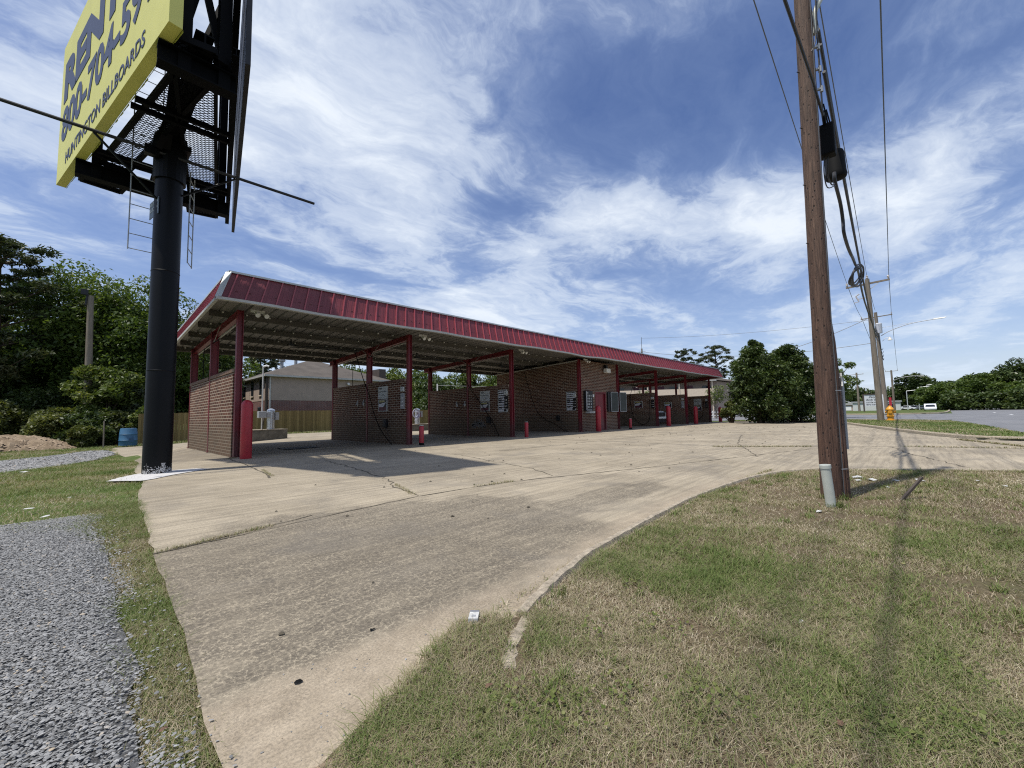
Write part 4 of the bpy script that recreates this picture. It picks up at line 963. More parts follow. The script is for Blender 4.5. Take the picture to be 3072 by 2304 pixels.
# expanded-metal catwalks
def catwalk(F, wa, wb, ua, ub, z, frame=.07):
    mb = MB()
    for w in (wa, wb): mb.beam(F(ua, w, z), F(ub, w, z), frame, .10)
    for u in (ua, ub): mb.beam(F(u, wa, z), F(u, wb, z), frame, .10)
    f_ = mb.build('catwalk_frame', M['frame_black'], bb)
    mb = MB(); W = wb-wa; s = .075; t0 = ua-abs(W)*.6
    while t0 < ub:
        for sg in (1, -1):
            u0_, u1_ = (t0, t0+abs(W)*.6) if sg == 1 else (t0+abs(W)*.6, t0)
            k0, k1 = 0.0, 1.0
            lo, hi = ua, ub
            du = u1_-u0_
            ts = sorted(((lo-u0_)/du, (hi-u0_)/du)); k0 = max(0, ts[0]); k1 = min(1, ts[1])
            if k1-k0 > .05: mb.beam(F(u0_+du*k0, wa+W*k0, z-.02), F(u0_+du*k1, wa+W*k1, z-.02), .011, .008)
        t0 += s
    mb.build('mesh_floor', M['frame_black'], f_)
uu = lambda F_, P_, dd, y: (P_.y-y)/abs(dd.y)
catwalk(F1, -.38, -.82, uu(F1, P1f, d1, 12.3), uu(F1, P1f, d1, 7.35), 6.66)
catwalk(F2, .32, .86, uu(F2, P2f, d2, 12.3), uu(F2, P2f, d2, 7.3), 6.66, .06)
catwalk(F1, -.22, -.9, uu(F1, P1f, d1, 13.15), uu(F1, P1f, d1, 12.65), 6.5)
catwalk(F2, .3, .9, uu(F2, P2f, d2, 13.15), uu(F2, P2f, d2, 12.65), 6.5)
# ladders hanging by the pole
def ladder(p, w, z0, z1, dirv, step=.31):
    mb = MB(); d = Vector(dirv).normalized()*w
    for s in (0, 1): mb.tube([(p[0]+d.x*s, p[1]+d.y*s, z0-.02), (p[0]+d.x*s, p[1]+d.y*s, z1)], .012, 6)
    z = z0
    while z < z1: mb.tube([(p[0], p[1], z), (p[0]+d.x, p[1]+d.y, z)], .009, 5); z += step
    mb.build('ladder', M['galv'] if False else M['grey_box'], bb)
ladder((.55, 11.3), .46, 4.55, 10.0, (1, .08, 0))
ladder((1.50, 11.15), .38, 4.45, 6.5, (.35, 1, 0))
# cross rod carrying lamps, with its struts
mb = MB(); mb.tube([(-1.75, 10.55, 6.37), (3.87, 10.45, 6.37)], .032, 8); mb.build('lamp_rod', M['dark_metal'], bb)
mb = MB(); mb.tube([(-.02, 10.5, 6.33), (PX-.2, 10.6, 5.45)], .022, 6); mb.tube([(2.2, 10.46, 6.33), (PX+.2, 10.6, 5.65)], .02, 6); mb.box(PX-.42, PX-.2, 10.45, 10.6, 6.27, 6.45); mb.build('rod_strut', M['black_steel'], bb)
# owner's plate on the pole
pl = Matrix.Identity(4)
mb = MB(); c0 = Vector((.87, 10.93, 5.12)); pdv = Vector((.18, -.62, 0)); e = Vector((-.02, -.005, 0))
vs = [c0, c0+pdv, c0+pdv+Vector((0, 0, .3)), c0+Vector((0, 0, .3))]; vs += [v+e for v in vs]
c0 = Vector((.84, 11.05, 5.14)); pdv = Vector((.10, -.62, 0)).normalized()*.52
nn = Vector((pdv.y, -pdv.x, 0)).normalized()*.012
vs = [c0, c0+pdv, c0+pdv+Vector((0, 0, .34)), c0+Vector((0, 0, .34))]; vs += [v-nn for v in vs]
mb.add(vs, [(0, 1, 2, 3), (7, 6, 5, 4), (0, 4, 5, 1), (1, 5, 6, 2), (2, 6, 7, 3), (3, 7, 4, 0)]); sg = mb.build('owner_plate', simple('plate_blue', (.14, .17, .22), .5), bb)
for (s_, zz, hh) in (('HUNTINGTON', 5.38, .075), ('BILLBOARDS', 5.26, .075)):
    o_, W = text_ob(s_, hh/.7, 'plate_text', M['sign_strip'], Matrix.Identity(4), None, .001, .001)
    me = o_.data; me.transform(Matrix.Diagonal((.48/W, 1, 1, 1))); q = c0+pdv.normalized()*.02+nn*.3; q.z = zz
    me.transform(frame_mtx(q, pdv, upv)); me.transform(Matrix.Translation(-origin(bb))); o_.parent = sg
# white chalky footing pad
pad = jag([(.36, 9.95), (.60, 9.72), (.78, 9.5), (.95, 9.62), (1.2, 9.95), (1.5, 10.25), (1.95, 10.6), (1.75, 10.9), (1.3, 11.0), (.8, 10.8), (.55, 10.4)], .08, .03, 21)
o = sheet('footing_pad', pad, .010, M['white_pad'], None, None); tag(o, 'chalky white splash of plaster round the foot of the black pole', 'pad')

# ------------------------------------------------------------------ utility line
def pole_obj(name, label, base, top, r0, r1, mt, group, z0=0, seg=20):
    t = thing(name, label, 'utility pole', (base[0], base[1], z0), group)
    mb = MB(); n = 14; pts = []; rr = []
    for i in range(n+1):
        k = i/n; pts.append((base[0]+(top[0]-base[0])*k, base[1]+(top[1]-base[1])*k, z0-.05+(top[2]-z0+.05)*k)); rr.append(r0+(r1-r0)*k+random.uniform(-.002, .002))
    mb.tube(pts, rr, seg); mb.build('timber', mt, t, smooth=True); return t
GP = 'wooden utility poles along the street'
PN = (5.80, .70)
near = pole_obj('utility_pole', 'big brown creosoted timber pole with a shorter stub strapped to it in the near grass', (PN[0], PN[1]), (PN[0]+.10, PN[1]-.11, 9.6), .102, .074, M['timber'], GP, 0, 28)
mb = MB(); mb.tube([(5.878, .60, -.05), (5.872, .605, .9), (5.862, .618, 1.75), (5.855, .625, 2.02)], [.062, .058, .05, .036], 14); mb.build('stub_pole', M['timber'], near, smooth=True)
mb = MB(); mb.tube([(5.955, .55, .55), (5.95, .55, 1.35)], .018, 8); mb.build('conduit', M['grey_box'], near)
mb = MB(); mb.tube([(5.76, .585, .05), (5.77, .58, 2.5), (5.79, .56, 5.0), (5.82, .52, 9.0)], .005, 5); mb.build('ground_wire', M['wire_grey'], near)
mb = MB()
for z in (.35, 1.2): mb.beam((5.72, .585, z), (5.78, .545, z), .006, .008)
mb.build('strap', M['grey_box'], near)
mb = MB(); mb.box(5.88, 5.93, .54, .575, 1.36, 1.40); mb.tube([(5.905, .55, 1.36), (5.91, .545, 1.3), (5.895, .545, 1.25)], .009, 6); mb.build('cleat', M['clip'], near)
mb = MB(); mb.tube(curve([(5.88, .55, 5.45), (5.89, .53, 5.7), (5.93, .48, 5.85), (6.02, .40, 6.05)], 12), [.03]*13 if False else .028, 10); mb.build('conduit_elbow', M['green_plastic'], near, smooth=True)
for i, z_ in enumerate((2.9, 3.6, 4.3, 5.0, 5.5)):
    k_ = z_/9.6; cx_, cy_ = 5.80+.10*k_, .70-.11*k_; r0_ = .102-.028*k_
    mb = MB(); mb.tube([(cx_-.693*(r0_-.02), cy_+.721*(r0_-.02), z_), (cx_-.693*(r0_+.03), cy_+.721*(r0_+.03), z_+.015)], .005, 6); mb.build('step_bolt', M['dark_metal'], near)
mb = MB()
for z in (4.75, 5.0, 5.28, 5.5):
    mb.beam((5.86, .60, z), (5.90, .52, z+.01), .03, .02); mb.tube([(5.90, .52, z-.03), (5.90, .52, z+.04)], .018, 8)
mb.build('bracket', M['grey_box'], near)
# far poles
pa = pole_obj('utility_pole', 'weathered grey pole with timber crossarm beside the yellow hydrant', (42.4, 1.75), (42.0, 1.85, 11.0), .21, .14, M['wood_grey'], GP)
def crossarm(t, p, q, z_ins, brace=None):
    mb = MB(); mb.beam(p, q, .10, .13); mb.build('crossarm', M['wood_grey'], t)
    for e_, k in ((p, .03), (q, .97)):
        c = Vector(p).lerp(Vector(q), k); mb = MB(); mb.lathe((c.x, c.y, c.z+.065), [(.03, 0), (.04, .08), (.09, .1), (.05, .16), (.09, .2), (.05, .28), (.02, .3)], 10); mb.build('insulator', M['porcelain'], t, smooth=True)
crossarm(pa, (42.2, 3.18, 10.62), (42.2, .56, 10.72), 0)
mb = MB(); mb.beam((42.15, 1.85, 10.1), (42.18, 1.2, 10.62), .03, .05); mb.beam((42.15, 1.85, 10.1), (42.18, 2.5, 10.6), .03, .05); mb.build('arm_brace', M['galv'], t if False else pa)
mb = MB(); mb.lathe((42.0, 1.85, 11.0), [(.05, 0), (.09, .08), (.05, .16), (.09, .2), (.03, .3)], 10); mb.build('insulator', M['porcelain'], pa)
mb = MB(); mb.beam((42.1, 1.9, 9.6), (42.1, 2.5, 9.55), .05, .05); mb.tube([(42.1, 2.45, 9.4), (42.1, 2.6, 9.8), (42.1, 2.4, 9.95)], .05, 7); mb.beam((42.1, 2.4, 9.35), (42.1, 2.75, 9.3), .04, .05); mb.build('cutout_switch', M['porcelain'], pa)
pb = pole_obj('utility_pole', 'grey pole with white transformer and long street lamp arm on the grass island', (82.9, 2.75), (82.2, 3.0, 15.3), .30, .2, M['wood_grey'], GP)
crossarm(pb, (82.4, 4.75, 14.55), (82.4, 1.15, 14.72), 0)
mb = MB(); mb.lathe((82.1, 2.75, 12.1), [(.36, 0), (.38, .05), (.38, 1.35), (.4, 1.4), (.3, 1.5), (.05, 1.55)], 16); mb.build('transformer', M['sign_strip'], pb, smooth=True)
mb = MB(); mb.tube(curve([(82.4, 2.6, 11.7), (82.4, 1.6, 12.3), (82.4, -.5, 13.0), (82.4, -3.0, 13.25)], 14), .05, 7); mb.tube([(82.4, 2.7, 12.9), (82.4, -.9, 13.15)], .02, 5); la = mb.build('lamp_arm', M['grey_box'], pb, smooth=True)
mb = MB(); mb.add([(82.25, -3.0, 13.2), (82.55, -3.0, 13.2), (82.6, -4.1, 13.25), (82.2, -4.1, 13.25), (82.3, -3.0, 13.36), (82.5, -3.0, 13.36), (82.5, -4.3, 13.38), (82.3, -4.3, 13.38)], [(0, 1, 2, 3), (7, 6, 5, 4), (0, 4, 5, 1), (1, 5, 6, 2), (2, 6, 7, 3), (3, 7, 4, 0)]); mb.build('lamp_head', M['clip'], la)
mb = MB(); mb.tube(curve([(82.5, 2.5, 10.9), (82.5, 2.1, 11.3), (82.5, 1.7, 11.35)], 8), .035, 6); mb.lathe((82.5, 1.65, 10.95), [(.26, 0), (.26, .12), (.12, .3), (.1, .5)], 12); mb.build('yard_lamp', M['clip'], pb, smooth=True)
mb = MB(); mb.tube([(82.65, 3.1, 0), (82.65, 3.1, 3.0)], .22, 10); mb.build('white_sleeve', M['white'], pb)
pc = pole_obj('utility_pole', 'distant pole with crossarm and lamp arm above the road trees', (196, 4.3), (195, 4.3, 14.0), .35, .25, M['wood_grey'], GP)
crossarm(pc, (195.5, 5.9, 13.6), (195.5, 2.6, 13.75), 0)
mb = MB(); mb.tube(curve([(195.5, 4.0, 10.3), (195.5, 2, 11.2), (195.5, -.5, 11.6), (195.5, -2.5, 11.5)], 12), .07, 6); mb.build('lamp_arm', M['grey_box'], pc)
mb = MB(); mb.box(195.3, 195.7, -3.6, -2.4, 11.35, 11.55); mb.build('lamp_head', M['clip'], pc)
pd = pole_obj('utility_pole', 'slim grey pole rising behind the red roof with three wires', (84.5, 41.6), (84.5, 41.6, 14.9), .22, .16, M['wood_grey'], GP)
mb = MB(); mb.tube([(84.5, 41.6, 14.85), (84.5, 41.6, 17.4)], .05, 6); mb.build('top_spike', M['wire_grey'], pd)
mb = MB(); mb.beam((84.2, 42.1, 14.2), (84.8, 40.9, 14.2), .06, .08); mb.build('bracket', M['galv'], pd)
pe = pole_obj('utility_pole', 'far dark pole left of the grey pole with a small crossarm', (160, 11.2), (160, 11.2, 11.6), .3, .22, M['wood_grey'], GP)
crossarm(pe, (160, 13.6, 11.0), (160, 9.6, 11.1), 0)

def wire(name, pts_fn, r_, label, group='overhead wires along the street', mt=None, cat='wire'):
    mb = MB(); mb.tube(pts_fn, r_, 6); o = mb.build(name, mt or M['wire_grey'], None, smooth=True); tag(o, label, cat, group); return o
def sag(a, b_, s, n=24):
    a = Vector(a); b_ = Vector(b_); return [a.lerp(b_, i/n)-Vector((0, 0, s*4*(i/n)*(1-i/n))) for i in range(n+1)]
# power conductors: pass over the viewer to the crossarms
wire('power_wire', sag((-30, .45, 10.3), (42.2, 3.1, 11.0), .72), .013, 'thin power wire passing left of the near pole top')
wire('power_wire', sag((-30, -.35, 10.3), (42.0, 1.85, 11.32), .72), .013, 'thin power wire running just right of the near pole')
wire('power_wire', sag((-30, -1.05, 10.3), (42.2, .60, 11.08), .72), .016, 'lone power wire dropping straight to the right crossarm end')
for (p, q, k) in (((42.2, 3.1, 11.0), (82.4, 4.65, 14.9), 'left'), ((42.0, 1.85, 11.32), (82.2, 3.0, 15.6), 'middle'), ((42.2, .6, 11.08), (82.4, 1.25, 15.0), 'right')):
    wire('power_wire', sag(p, q, .35), .02, '%s power wire between the hydrant pole and transformer pole' % k)
for (p, q, k) in (((82.4, 4.65, 14.9), (195.5, 5.8, 14.0), 'left'), ((82.4, 1.25, 15.0), (195.5, 2.7, 14.1), 'right')):
    wire('power_wire', sag(p, q, .9), .03, '%s power wire from the transformer pole to the distant pole' % k)
# communication bundle: thick messenger and several cables
lab = ['thickest black cable crossing in front of the near pole', 'black cable of the bundle, highest beside the pole', 'slim cable in the bundle right of the pole', 'second slim cable in the bundle right of the pole', 'lowest cable of the bundle toward the hydrant pole']
wire('cable', [(-14, .66, 4.95), (-5, .62, 4.74), (0, .60, 4.62), (4.1, .56, 4.53), (5.3, .535, 4.50), (5.95, .53, 4.46)], .014, lab[0], 'communication cables on the poles', M['wire'], 'cable')
for i, z in enumerate((5.62, 5.50, 5.30, 4.95)):
    wire('cable', sag((5.90, .52-.012*i, z), (42.3, 1.60-.05*i, 7.25-.28*i), 1.3, 40), .015+.004*(i % 2), ['topmost slack cable from near pole to hydrant pole', 'second slack cable down from near pole to hydrant pole', 'third slack cable down from near pole to hydrant pole', 'lowest slack cable from near pole to hydrant pole'][i], 'communication cables on the poles', M['wire'], 'cable')
    wire('cable', sag((42.3, 1.60-.05*i, 7.25-.28*i), (82.6, 2.5, 9.9-.5*i), .9), .03, ['topmost far cable between the two grey poles', 'second far cable between the two grey poles', 'third far cable between the two grey poles', 'lowest far cable between the two grey poles'][i], 'communication cables on the poles', M['wire'], 'cable')
mb = MB()
for k, (dx, w) in enumerate(((0, .009), (.03, .006), (-.03, .006), (.05, .005))):
    mb.tube(curve([(5.93+dx, .53, 4.5), (5.915+dx, .525, 4.9), (5.90+dx*.5, .52, 5.4), (5.85+dx, .50, 6.2), (5.80+dx, .50, 8.5)], 16), w, 6)
mb.tube(curve([(5.80, .575, 5.2), (5.83, .53, 5.35), (5.82, .545, 5.6), (5.80, .55, 5.75)], 10), .007, 6)
mb.build('riser_cable', M['wire'], near, smooth=True)
# splice closures
t = thing('splice_closure', 'boxy black cable closure hanging just right of the near pole', 'cable box', (6.35, .55, 4.15), 'black splice closures on the cables')
mb = MB(); mb.box(6.27, 6.43, .465, .625, 4.14, 4.54); mb.build('case', M['rubber'], t, bevel=.02)
mb = MB(); mb.tube([(6.3, .52, 4.54), (6.2, .54, 4.75)], .008, 6); mb.tube([(6.4, .5, 4.54), (6.35, .53, 4.75)], .008, 6); mb.tube([(5.95, .53, 4.5), (6.1, .54, 4.56), (6.3, .55, 4.52)], .02, 6); mb.build('hanger', M['rubber'], t)
t = thing('splice_closure', 'rounded black cable closure, lower of the two right of the near pole', 'cable box', (7.2, .55, 4.2), 'black splice closures on the cables')
mb = MB(); mb.lathe((7.2, .55, 4.19), [(.06, 0), (.115, .02), (.128, .06), (.120, .10), (.112, .36), (.10, .40), (.03, .41)], 18); mb.build('case', M['rubber'], t, smooth=True)
mb = MB(); mb.tube(curve([(6.35, .55, 4.15), (6.4, .57, 3.98), (6.6, .57, 3.92), (6.9, .56, 4.0), (7.15, .55, 4.2)], 14), .009, 6); mb.tube(curve([(6.33, .58, 4.15), (6.36, .60, 3.95), (6.6, .60, 3.86), (6.98, .55, 4.02)], 12), .007, 6); mb.build('lead', M['wire'], t, smooth=True)
mb = MB(); mb.tube(curve([(6.98, .55, 4.20), (7.0, .55, 4.07), (7.5, .55, 3.96), (7.68, .55, 3.76), (7.68, .55, 3.58), (8.1, .55, 3.50), (8.6, .55, 3.50)], 30), .022, 8); o = mb.build('cable', M['wire'], None, smooth=True); tag(o, 'fat sagging black cable bundle below the closures', 'cable', 'communication cables on the poles')
mb = MB()
for q in range(4):
    pts = []
    for k in range(29):
        a = 2*PI*k/28; u = math.cos(a); vv = math.sin(a)
        pts.append((10.5+u*(.62-.05*q)+.22*q, .585-.085*vv*(1 if q % 2 else .6)+.03*q-.035*u, 3.60+.05*q+vv*(.21-.02*q)+.09*u))
    mb.tube(pts, .015, 6)
mb.tube(curve([(8.6, .55, 3.5), (9.4, .58, 3.66), (10.5, .62, 3.84), (12.5, .69, 4.15), (17, .85, 4.35), (28, 1.15, 5.2), (42.3, 1.52, 6.6)], 30), .022, 6)
o = mb.build('cable_loop', M['wire'], None, smooth=True); tag(o, 'black storage loops of slack cable in mid air', 'cable coil')
# service wires to the left
wire('service_wire', sag((42.2, 1.9, 8.0), (40.2, 8.6, 5.6), .25), .022, 'service wire from the hydrant pole to the big dark bush')
wire('service_wire', sag((82.3, 3.0, 10.8), (84.5, 41.6, 14.2), 1.5), .04, 'long service wire from the transformer pole to the pole behind the roof')
wire('service_wire', sag((84.5, 41.6, 17.2), (82.3, 3.0, 14.3), .6), .025, 'thin top wire between the pole behind the roof and transformer pole')
wire('service_wire', sag((84.5, 41.6, 14.2), (60, 60, 10.5), .6), .04, 'wire leaving the roof pole down to the left')
wire('service_wire', sag((84.5, 41.6, 14.2), (70, 40, 8.5), .2), .04, 'guy wire dropping from the roof pole behind the red roof')
wire('service_wire', sag((16, 46.5, 7.3), (-40, 60, 16), .6), .02, 'faint wire crossing the sky above the beige house')
wire('service_wire', sag((18.3, 25.2, 3.3), (34, 28, 4.2), .15), .015, 'pale wire across the trees behind the third bay', mt=M['gutter'])

# pipe marker, stake ------------------------------------------------------
t = thing('marker_pipe', 'leaning pale green plastic marker post with a red strip beside the big pole', 'marker post', (5.18, .70, 0))
a = Vector((5.25, .64, -.03)); d_ = Vector((-.026, .027, .47)); 
mb = MB(); mb.tube([a, a+d_*.5, a+d_*.93], .044, 20); mb.build('tube', M['green_plastic'], t, smooth=True)
mb = MB(); mb.tube([a+d_*.925, a+d_*.93, a+d_*1.0, a+d_*1.005], [.046, .050, .050, .04], 20); mb.build('cap', M['green_plastic'], t, smooth=True)
mb = MB(); rgt = Vector((.69, -.72, 0)); fw = Vector((-.72, -.69, 0)); 
for k in range(6):
    z0_, z1_ = .62+.05*k, .67+.05*k; vs = []
    for z in (z0_, z1_):
        for an in (50, 66, 82): q = a+d_*z+(rgt*math.sin(math.radians(an))+fw*math.cos(math.radians(an)))*.0455; vs.append(q)
    mb.add(vs, [(0, 1, 4, 3), (1, 2, 5, 4)])
mb.build('red_strip', M['red_bollard'], t)
mb = MB(); mb.beam((6.05, .17, -.02), (6.32, -.03, .245), .024, .024); o = mb.build('steel_stake', M['bronze'], None); tag(o, 'dark steel stake leaning out of the grass right of the big pole', 'stake')

# litter ------------------------------------------------------------------
def scrap(x, y, z, s, mt, label, group='scraps of litter in the grass', seed=0, name='litter', cat='litter', flat=.3):
    r = random.Random(seed); mb = MB(); n = 7; vs = [(x, y, z+s*flat)]
    for k in range(n): a = 2*PI*k/n; q = s*r.uniform(.5, 1.1); vs.append((x+q*math.cos(a), y+q*.7*math.sin(a), z+r.uniform(0, s*flat)))
    mb.add(vs, [(0, 1+k, 1+(k+1) % n) for k in range(n)]); o = mb.build(name, mt, None); return tag(o, label, cat, group)
t = thing('cigarette_box', 'small white and silver box lying where curb grass meets concrete', 'box', (1.35, 1.58, .03))
mb = MB(); mb.beam((1.325, 1.555, .035), (1.375, 1.60, .035), .045, .026); mb.build('carton', M['paper'], t)
mb = MB(); mb.beam((1.378, 1.603, .034), (1.386, 1.61, .034), .046, .027); mb.build('foil_end', M['stainless'], t)
mb = MB(); mb.beam((1.338, 1.567, .0486), (1.352, 1.579, .0486), .02, .0004); mb.build('print', M['grey_box'], t)
LT = [(7.60, .62, .10, 'largest white paper scrap right of the big pole'), (7.45, .45, .09, 'crumpled white wrapper beside the largest scrap'), (7.31, .58, .06, 'small torn paper left in the row by the big pole'), (7.55, .22, .06, 'white scrap between the pole litter and the stake'),
      (6.9, .28, .05, 'small white scrap nearer than the pole litter'), (7.72, -.02, .08, 'white tissue behind the tip of the steel stake'), (8.1, -.55, .05, 'far right white fleck in the grass'), (7.75, -.75, .05, 'rightmost torn white strip in the grass'),
      (2.33, .43, .022, 'tiny clear wrapper in the middle of the near lawn'), (4.9, .70, .05, 'pale plastic scrap left of the marker post'), (3.6, .1, .022, 'tiny yellow fleck in the near lawn'),
      (-.73, 13.48, .11, 'white foam block in the left grass by the gravel lane'), (-.35, 7.35, .06, 'white slab scrap at the left edge of the gravel'), (-.20, 6.62, .05, 'grey white scrap between gravel and left grass'), (-.04, 8.04, .03, 'small white scrap in the middle of the left grass')]
for i, (x, y, s, l) in enumerate(LT):
    scrap(x, y, gz(x, y)+.03, s, M['poster_yel'] if 'yellow' in l else M['paper'], l, seed=i)
for i, (x, y) in enumerate(((1.0, 1.9), (.62, 1.75), (2.6, .75))):
    scrap(x, y, .003, .02, M['rubber'], ['small black pebble on the near concrete', 'black pebble near the concrete corner', 'dark curled leaf in the near lawn'][i], 'small dark bits near the camera', 40+i)
for i, (x, y) in enumerate(((1.65, .22), (1.05, 1.15), (3.2, -.15), (.22, 1.75), (4.75, .95))):
    scrap(x, y, .035, .019, simple('dry_leaf', (.12, .065, .04), .8), ['curled brown leaf at the bottom of the near lawn', 'brown leaf in the dark green corner grass', 'brown leaf far right in the near lawn', 'rust red leaf on the left gravel edge', 'dry stick like leaf left of the marker post'][i], 'dry fallen leaves in the grass', 60+i, 'dry_leaf', 'leaf', .8)

# barrel, hydrant, mound, posts -------------------------------------------
bx, by = 2.0, 32.2
t = thing('plastic_drum', 'blue plastic drum standing by the fence left of the billboard pole', 'drum', (bx, by, gz(bx, by)))
mb = MB(); mb.lathe((bx, by, gz(bx, by)), [(.36, 0), (.40, .04), (.40, .32), (.415, .34), (.40, .36), (.39, .66), (.405, .68), (.39, .70), (.36, .98), (.34, 1.02), (.32, 1.02), (.3, 1.0)], 22); mb.build('shell', M['blue_drum'], t, smooth=True)
mb = MB(); mb.box(bx+.02, bx+.2, by-.42, by-.39, gz(bx, by)+.25, gz(bx, by)+.5); mb.build('label_patch', simple('drum_dark', (.015, .07, .15), .5), t)
t = thing('fire_hydrant', 'yellow fire hydrant on the grass verge by the side road', 'hydrant', (41.9, 1.18, .05))
hz_ = .04; c = (41.9, 1.18, hz_)
mb = MB(); mb.lathe(c, [(.30, 0), (.30, .06), (.19, .08), (.19, .30), (.25, .32), (.25, .38), (.19, .40), (.19, .78), (.26, .80), (.26, .86), (.2, .9), (.16, 1.0), (.06, 1.08), (.06, 1.14), (.02, 1.15)], 20); mb.build('barrel', M['yellow_hyd'], t, smooth=True)
for (dx, dy, r_) in ((0, -.33, .10), (0, .28, .08), (-.3, 0, .12)):
    mb = MB(); mb.tube([(c[0], c[1], hz_+.66), (c[0]+dx*.8, c[1]+dy*.8, hz_+.66), (c[0]+dx, c[1]+dy, hz_+.66)], [r_*.8, r_*.8, r_], 12); mb.build('outlet', M['yellow_hyd'], t, smooth=True)
t = thing('marker_post', 'thin red and white marker post behind the yellow hydrant', 'marker post', (60, 1.6, 0))
mb = MB(); mb.box(59.93, 60.07, 1.53, 1.67, 0, 1.2); mb.build('lower', M['white'], t)
mb = MB(); mb.box(59.9, 60.1, 1.5, 1.7, 1.2, 2.1); mb.build('upper', M['red_bollard'], t)
# left timber lamp post
lx, ly = .36, 38.0
t = thing('lamp_post', 'bare grey timber post with a broken lamp head above the left shrubs', 'lamp post', (lx, ly, gz(lx, ly)))
mb = MB(); mb.tube([(lx, ly, -.35), (lx-.02, ly, 3), (lx-.14, ly, 9.25)], [.22, .2, .15], 14); mb.build('shaft', M['wood_grey'], t, smooth=True)
mb = MB(); mb.beam((lx-.2, ly-.05, 9.2), (lx-.5, ly-.1, 9.5), .1, .1); mb.box(lx-.6, lx-.25, ly-.2, ly+.02, 9.25, 9.6); mb.tube([(lx-.3, ly-.1, 9.25), (lx-.35, ly-.1, 8.6)], .05, 6); mb.build('lamp_head', M['dark_metal'], t)
t = thing('garden_stake', 'thin pale stake in front of the left shrubs', 'stake', (.98, 31.5, -.35))
mb = MB(); mb.tube([(.98, 31.5, -.35), (.96, 31.5, 1.1)], .035, 6); mb.build('stick', M['wood_grey'], t)
# dirt mound
n = 46; vs = []; fs = []
mx, my = -3.2, 34.2
for j in range(n+1):
    for i in range(n+1):
        x = mx-4+8*i/n; y = my-2.2+4.4*j/n
        h = .82*max(0, 1-((x-mx)/3.3)**2)**.8*max(0, 1-((y-my)/1.9)**2)**.8
        h *= .75+.5*float(vnoise(x, y, .9, 3)); h += (float(vnoise(x, y, 4, 9))-.5)*.22*(h > .03)
        vs.append((x, y, gz(x, y)-.04+h))
for j in range(n):
    for i in range(n): a_ = j*(n+1)+i; fs.append((a_, a_+1, a_+n+2, a_+n+1))
mb = MB(); mb.add(vs, fs); mo = mb.build('dirt_mound', M['dirt'], None, smooth=True); tag(mo, 'heap of sandy brown soil at the far left before the shrubs', 'dirt mound')

# street furniture far right ----------------------------------------------
sx, sy = 140, 7.3
sd = Vector((-.35, -.94, 0)).normalized(); 
t = thing('roadside_sign', 'white lettered business sign on two posts in the distance left of the grey poles', 'sign', (sx, sy, 0))
q0 = Vector((141.0, 8.75, 0)); q1 = Vector((142.2, 5.7, 0))
dd = (q1-q0).normalized(); fwn = Vector((-dd.y, dd.x, 0)); fwn = fwn if fwn.x < 0 else -fwn
mb = MB(); mb.beam(q0+Vector((0, 0, 2.95)), q1+Vector((0, 0, 2.95)), .2, 2.9); brd = mb.build('sign_board', M['sign_strip'], t)
mb = MB(); mb.beam(q0+Vector((0, 0, 4.55)), q1+Vector((0, 0, 4.55)), .4, .28); mb.beam(q0-dd*.15, q0-dd*.15+Vector((0, 0, 4.6)), .3, .3); mb.beam(q1+dd*.15, q1+dd*.15+Vector((0, 0, 4.6)), .3, .3); mb.build('post', M['bronze'], t)
for (s_, z, hh, it) in (('Zany', 3.65, .5, .3), ('Body Etc.', 2.95, .45, .3), ('CUSTOM WORK', 2.3, .32, 0), ('870-536-1', 1.75, .3, 0)):
    o_, W = text_ob(s_, hh/.7, 'lettering', M['sign_ink'], Matrix.Identity(4), None, .002, .01, 1, it)
    me = o_.data; tw = {'Zany': 1.5}.get(s_, 2.6); me.transform(Matrix.Diagonal((tw/W, 1, 1, 1))); q = q0+dd*((3.27-tw)/2)+fwn*.115; q.z = z
    me.transform(frame_mtx(q, dd, upv)); me.transform(Matrix.Translation(-origin(t))); o_.parent = brd
# car on the road far away
def car(x, y, ang, matl, label, name='parked_car', L_=4.4, W_=1.8, Hh=1.5, group=None):
    t = thing(name, label, 'car', (x, y, 0), group); t.rotation_euler.z = ang
    def bb_(mb, nm, m_, **k):
        mb.v = [(v[0]+x, v[1]+y, v[2]) for v in mb.v]; return mb.build(nm, m_, t, **k)
    prof = [(-L_/2, .35), (-L_/2-.02, .7), (-L_/2+.15, .92), (-L_/4-.1, 1.0), (-L_/8, Hh-.08), (0, Hh), (L_/4, Hh-.02), (L_/2-.3, 1.0), (L_/2, .9), (L_/2, .35)]
    n = len(prof); vs = [(a_, -W_/2, z) for a_, z in prof]+[(a_, W_/2, z) for a_, z in prof]
    mb = MB(); mb.add(vs, [tuple(range(n)), tuple(range(2*n-1, n-1, -1))]+[(i, i+n, (i+1) % n+n, (i+1) % n) for i in range(n)]); bb_(mb, 'body', matl, bevel=.08)
    mb = MB(); mb.add([(-L_/4-.12, -W_/2+.2, 1.12), (-L_/4-.12, W_/2-.2, 1.12), (-L_/8-.07, W_/2-.35, Hh-.18), (-L_/8-.07, -W_/2+.35, Hh-.18)], [(0, 1, 2, 3)]); bb_(mb, 'windshield', M['glass'])
    mb = MB()
    for s_ in (-1, 1): mb.box(-L_/8+.05, L_/4+.2, s_*(W_/2+.004)-.004, s_*(W_/2+.004)+.004, 1.0, Hh-.15)
    bb_(mb, 'side_window', M['glass'])
    for sx_ in (-1, 1):
        for sy_ in (-1, 1):
            mb = MB(); mb.tube([(sx_*L_*.31, sy_*W_/2*.82, .33), (sx_*L_*.31, sy_*W_/2*1.02, .33)], .33, 16); bb_(mb, 'wheel', M['rubber'])
    return t
wcar = simple('car_white', (.66, .68, .7), .3)
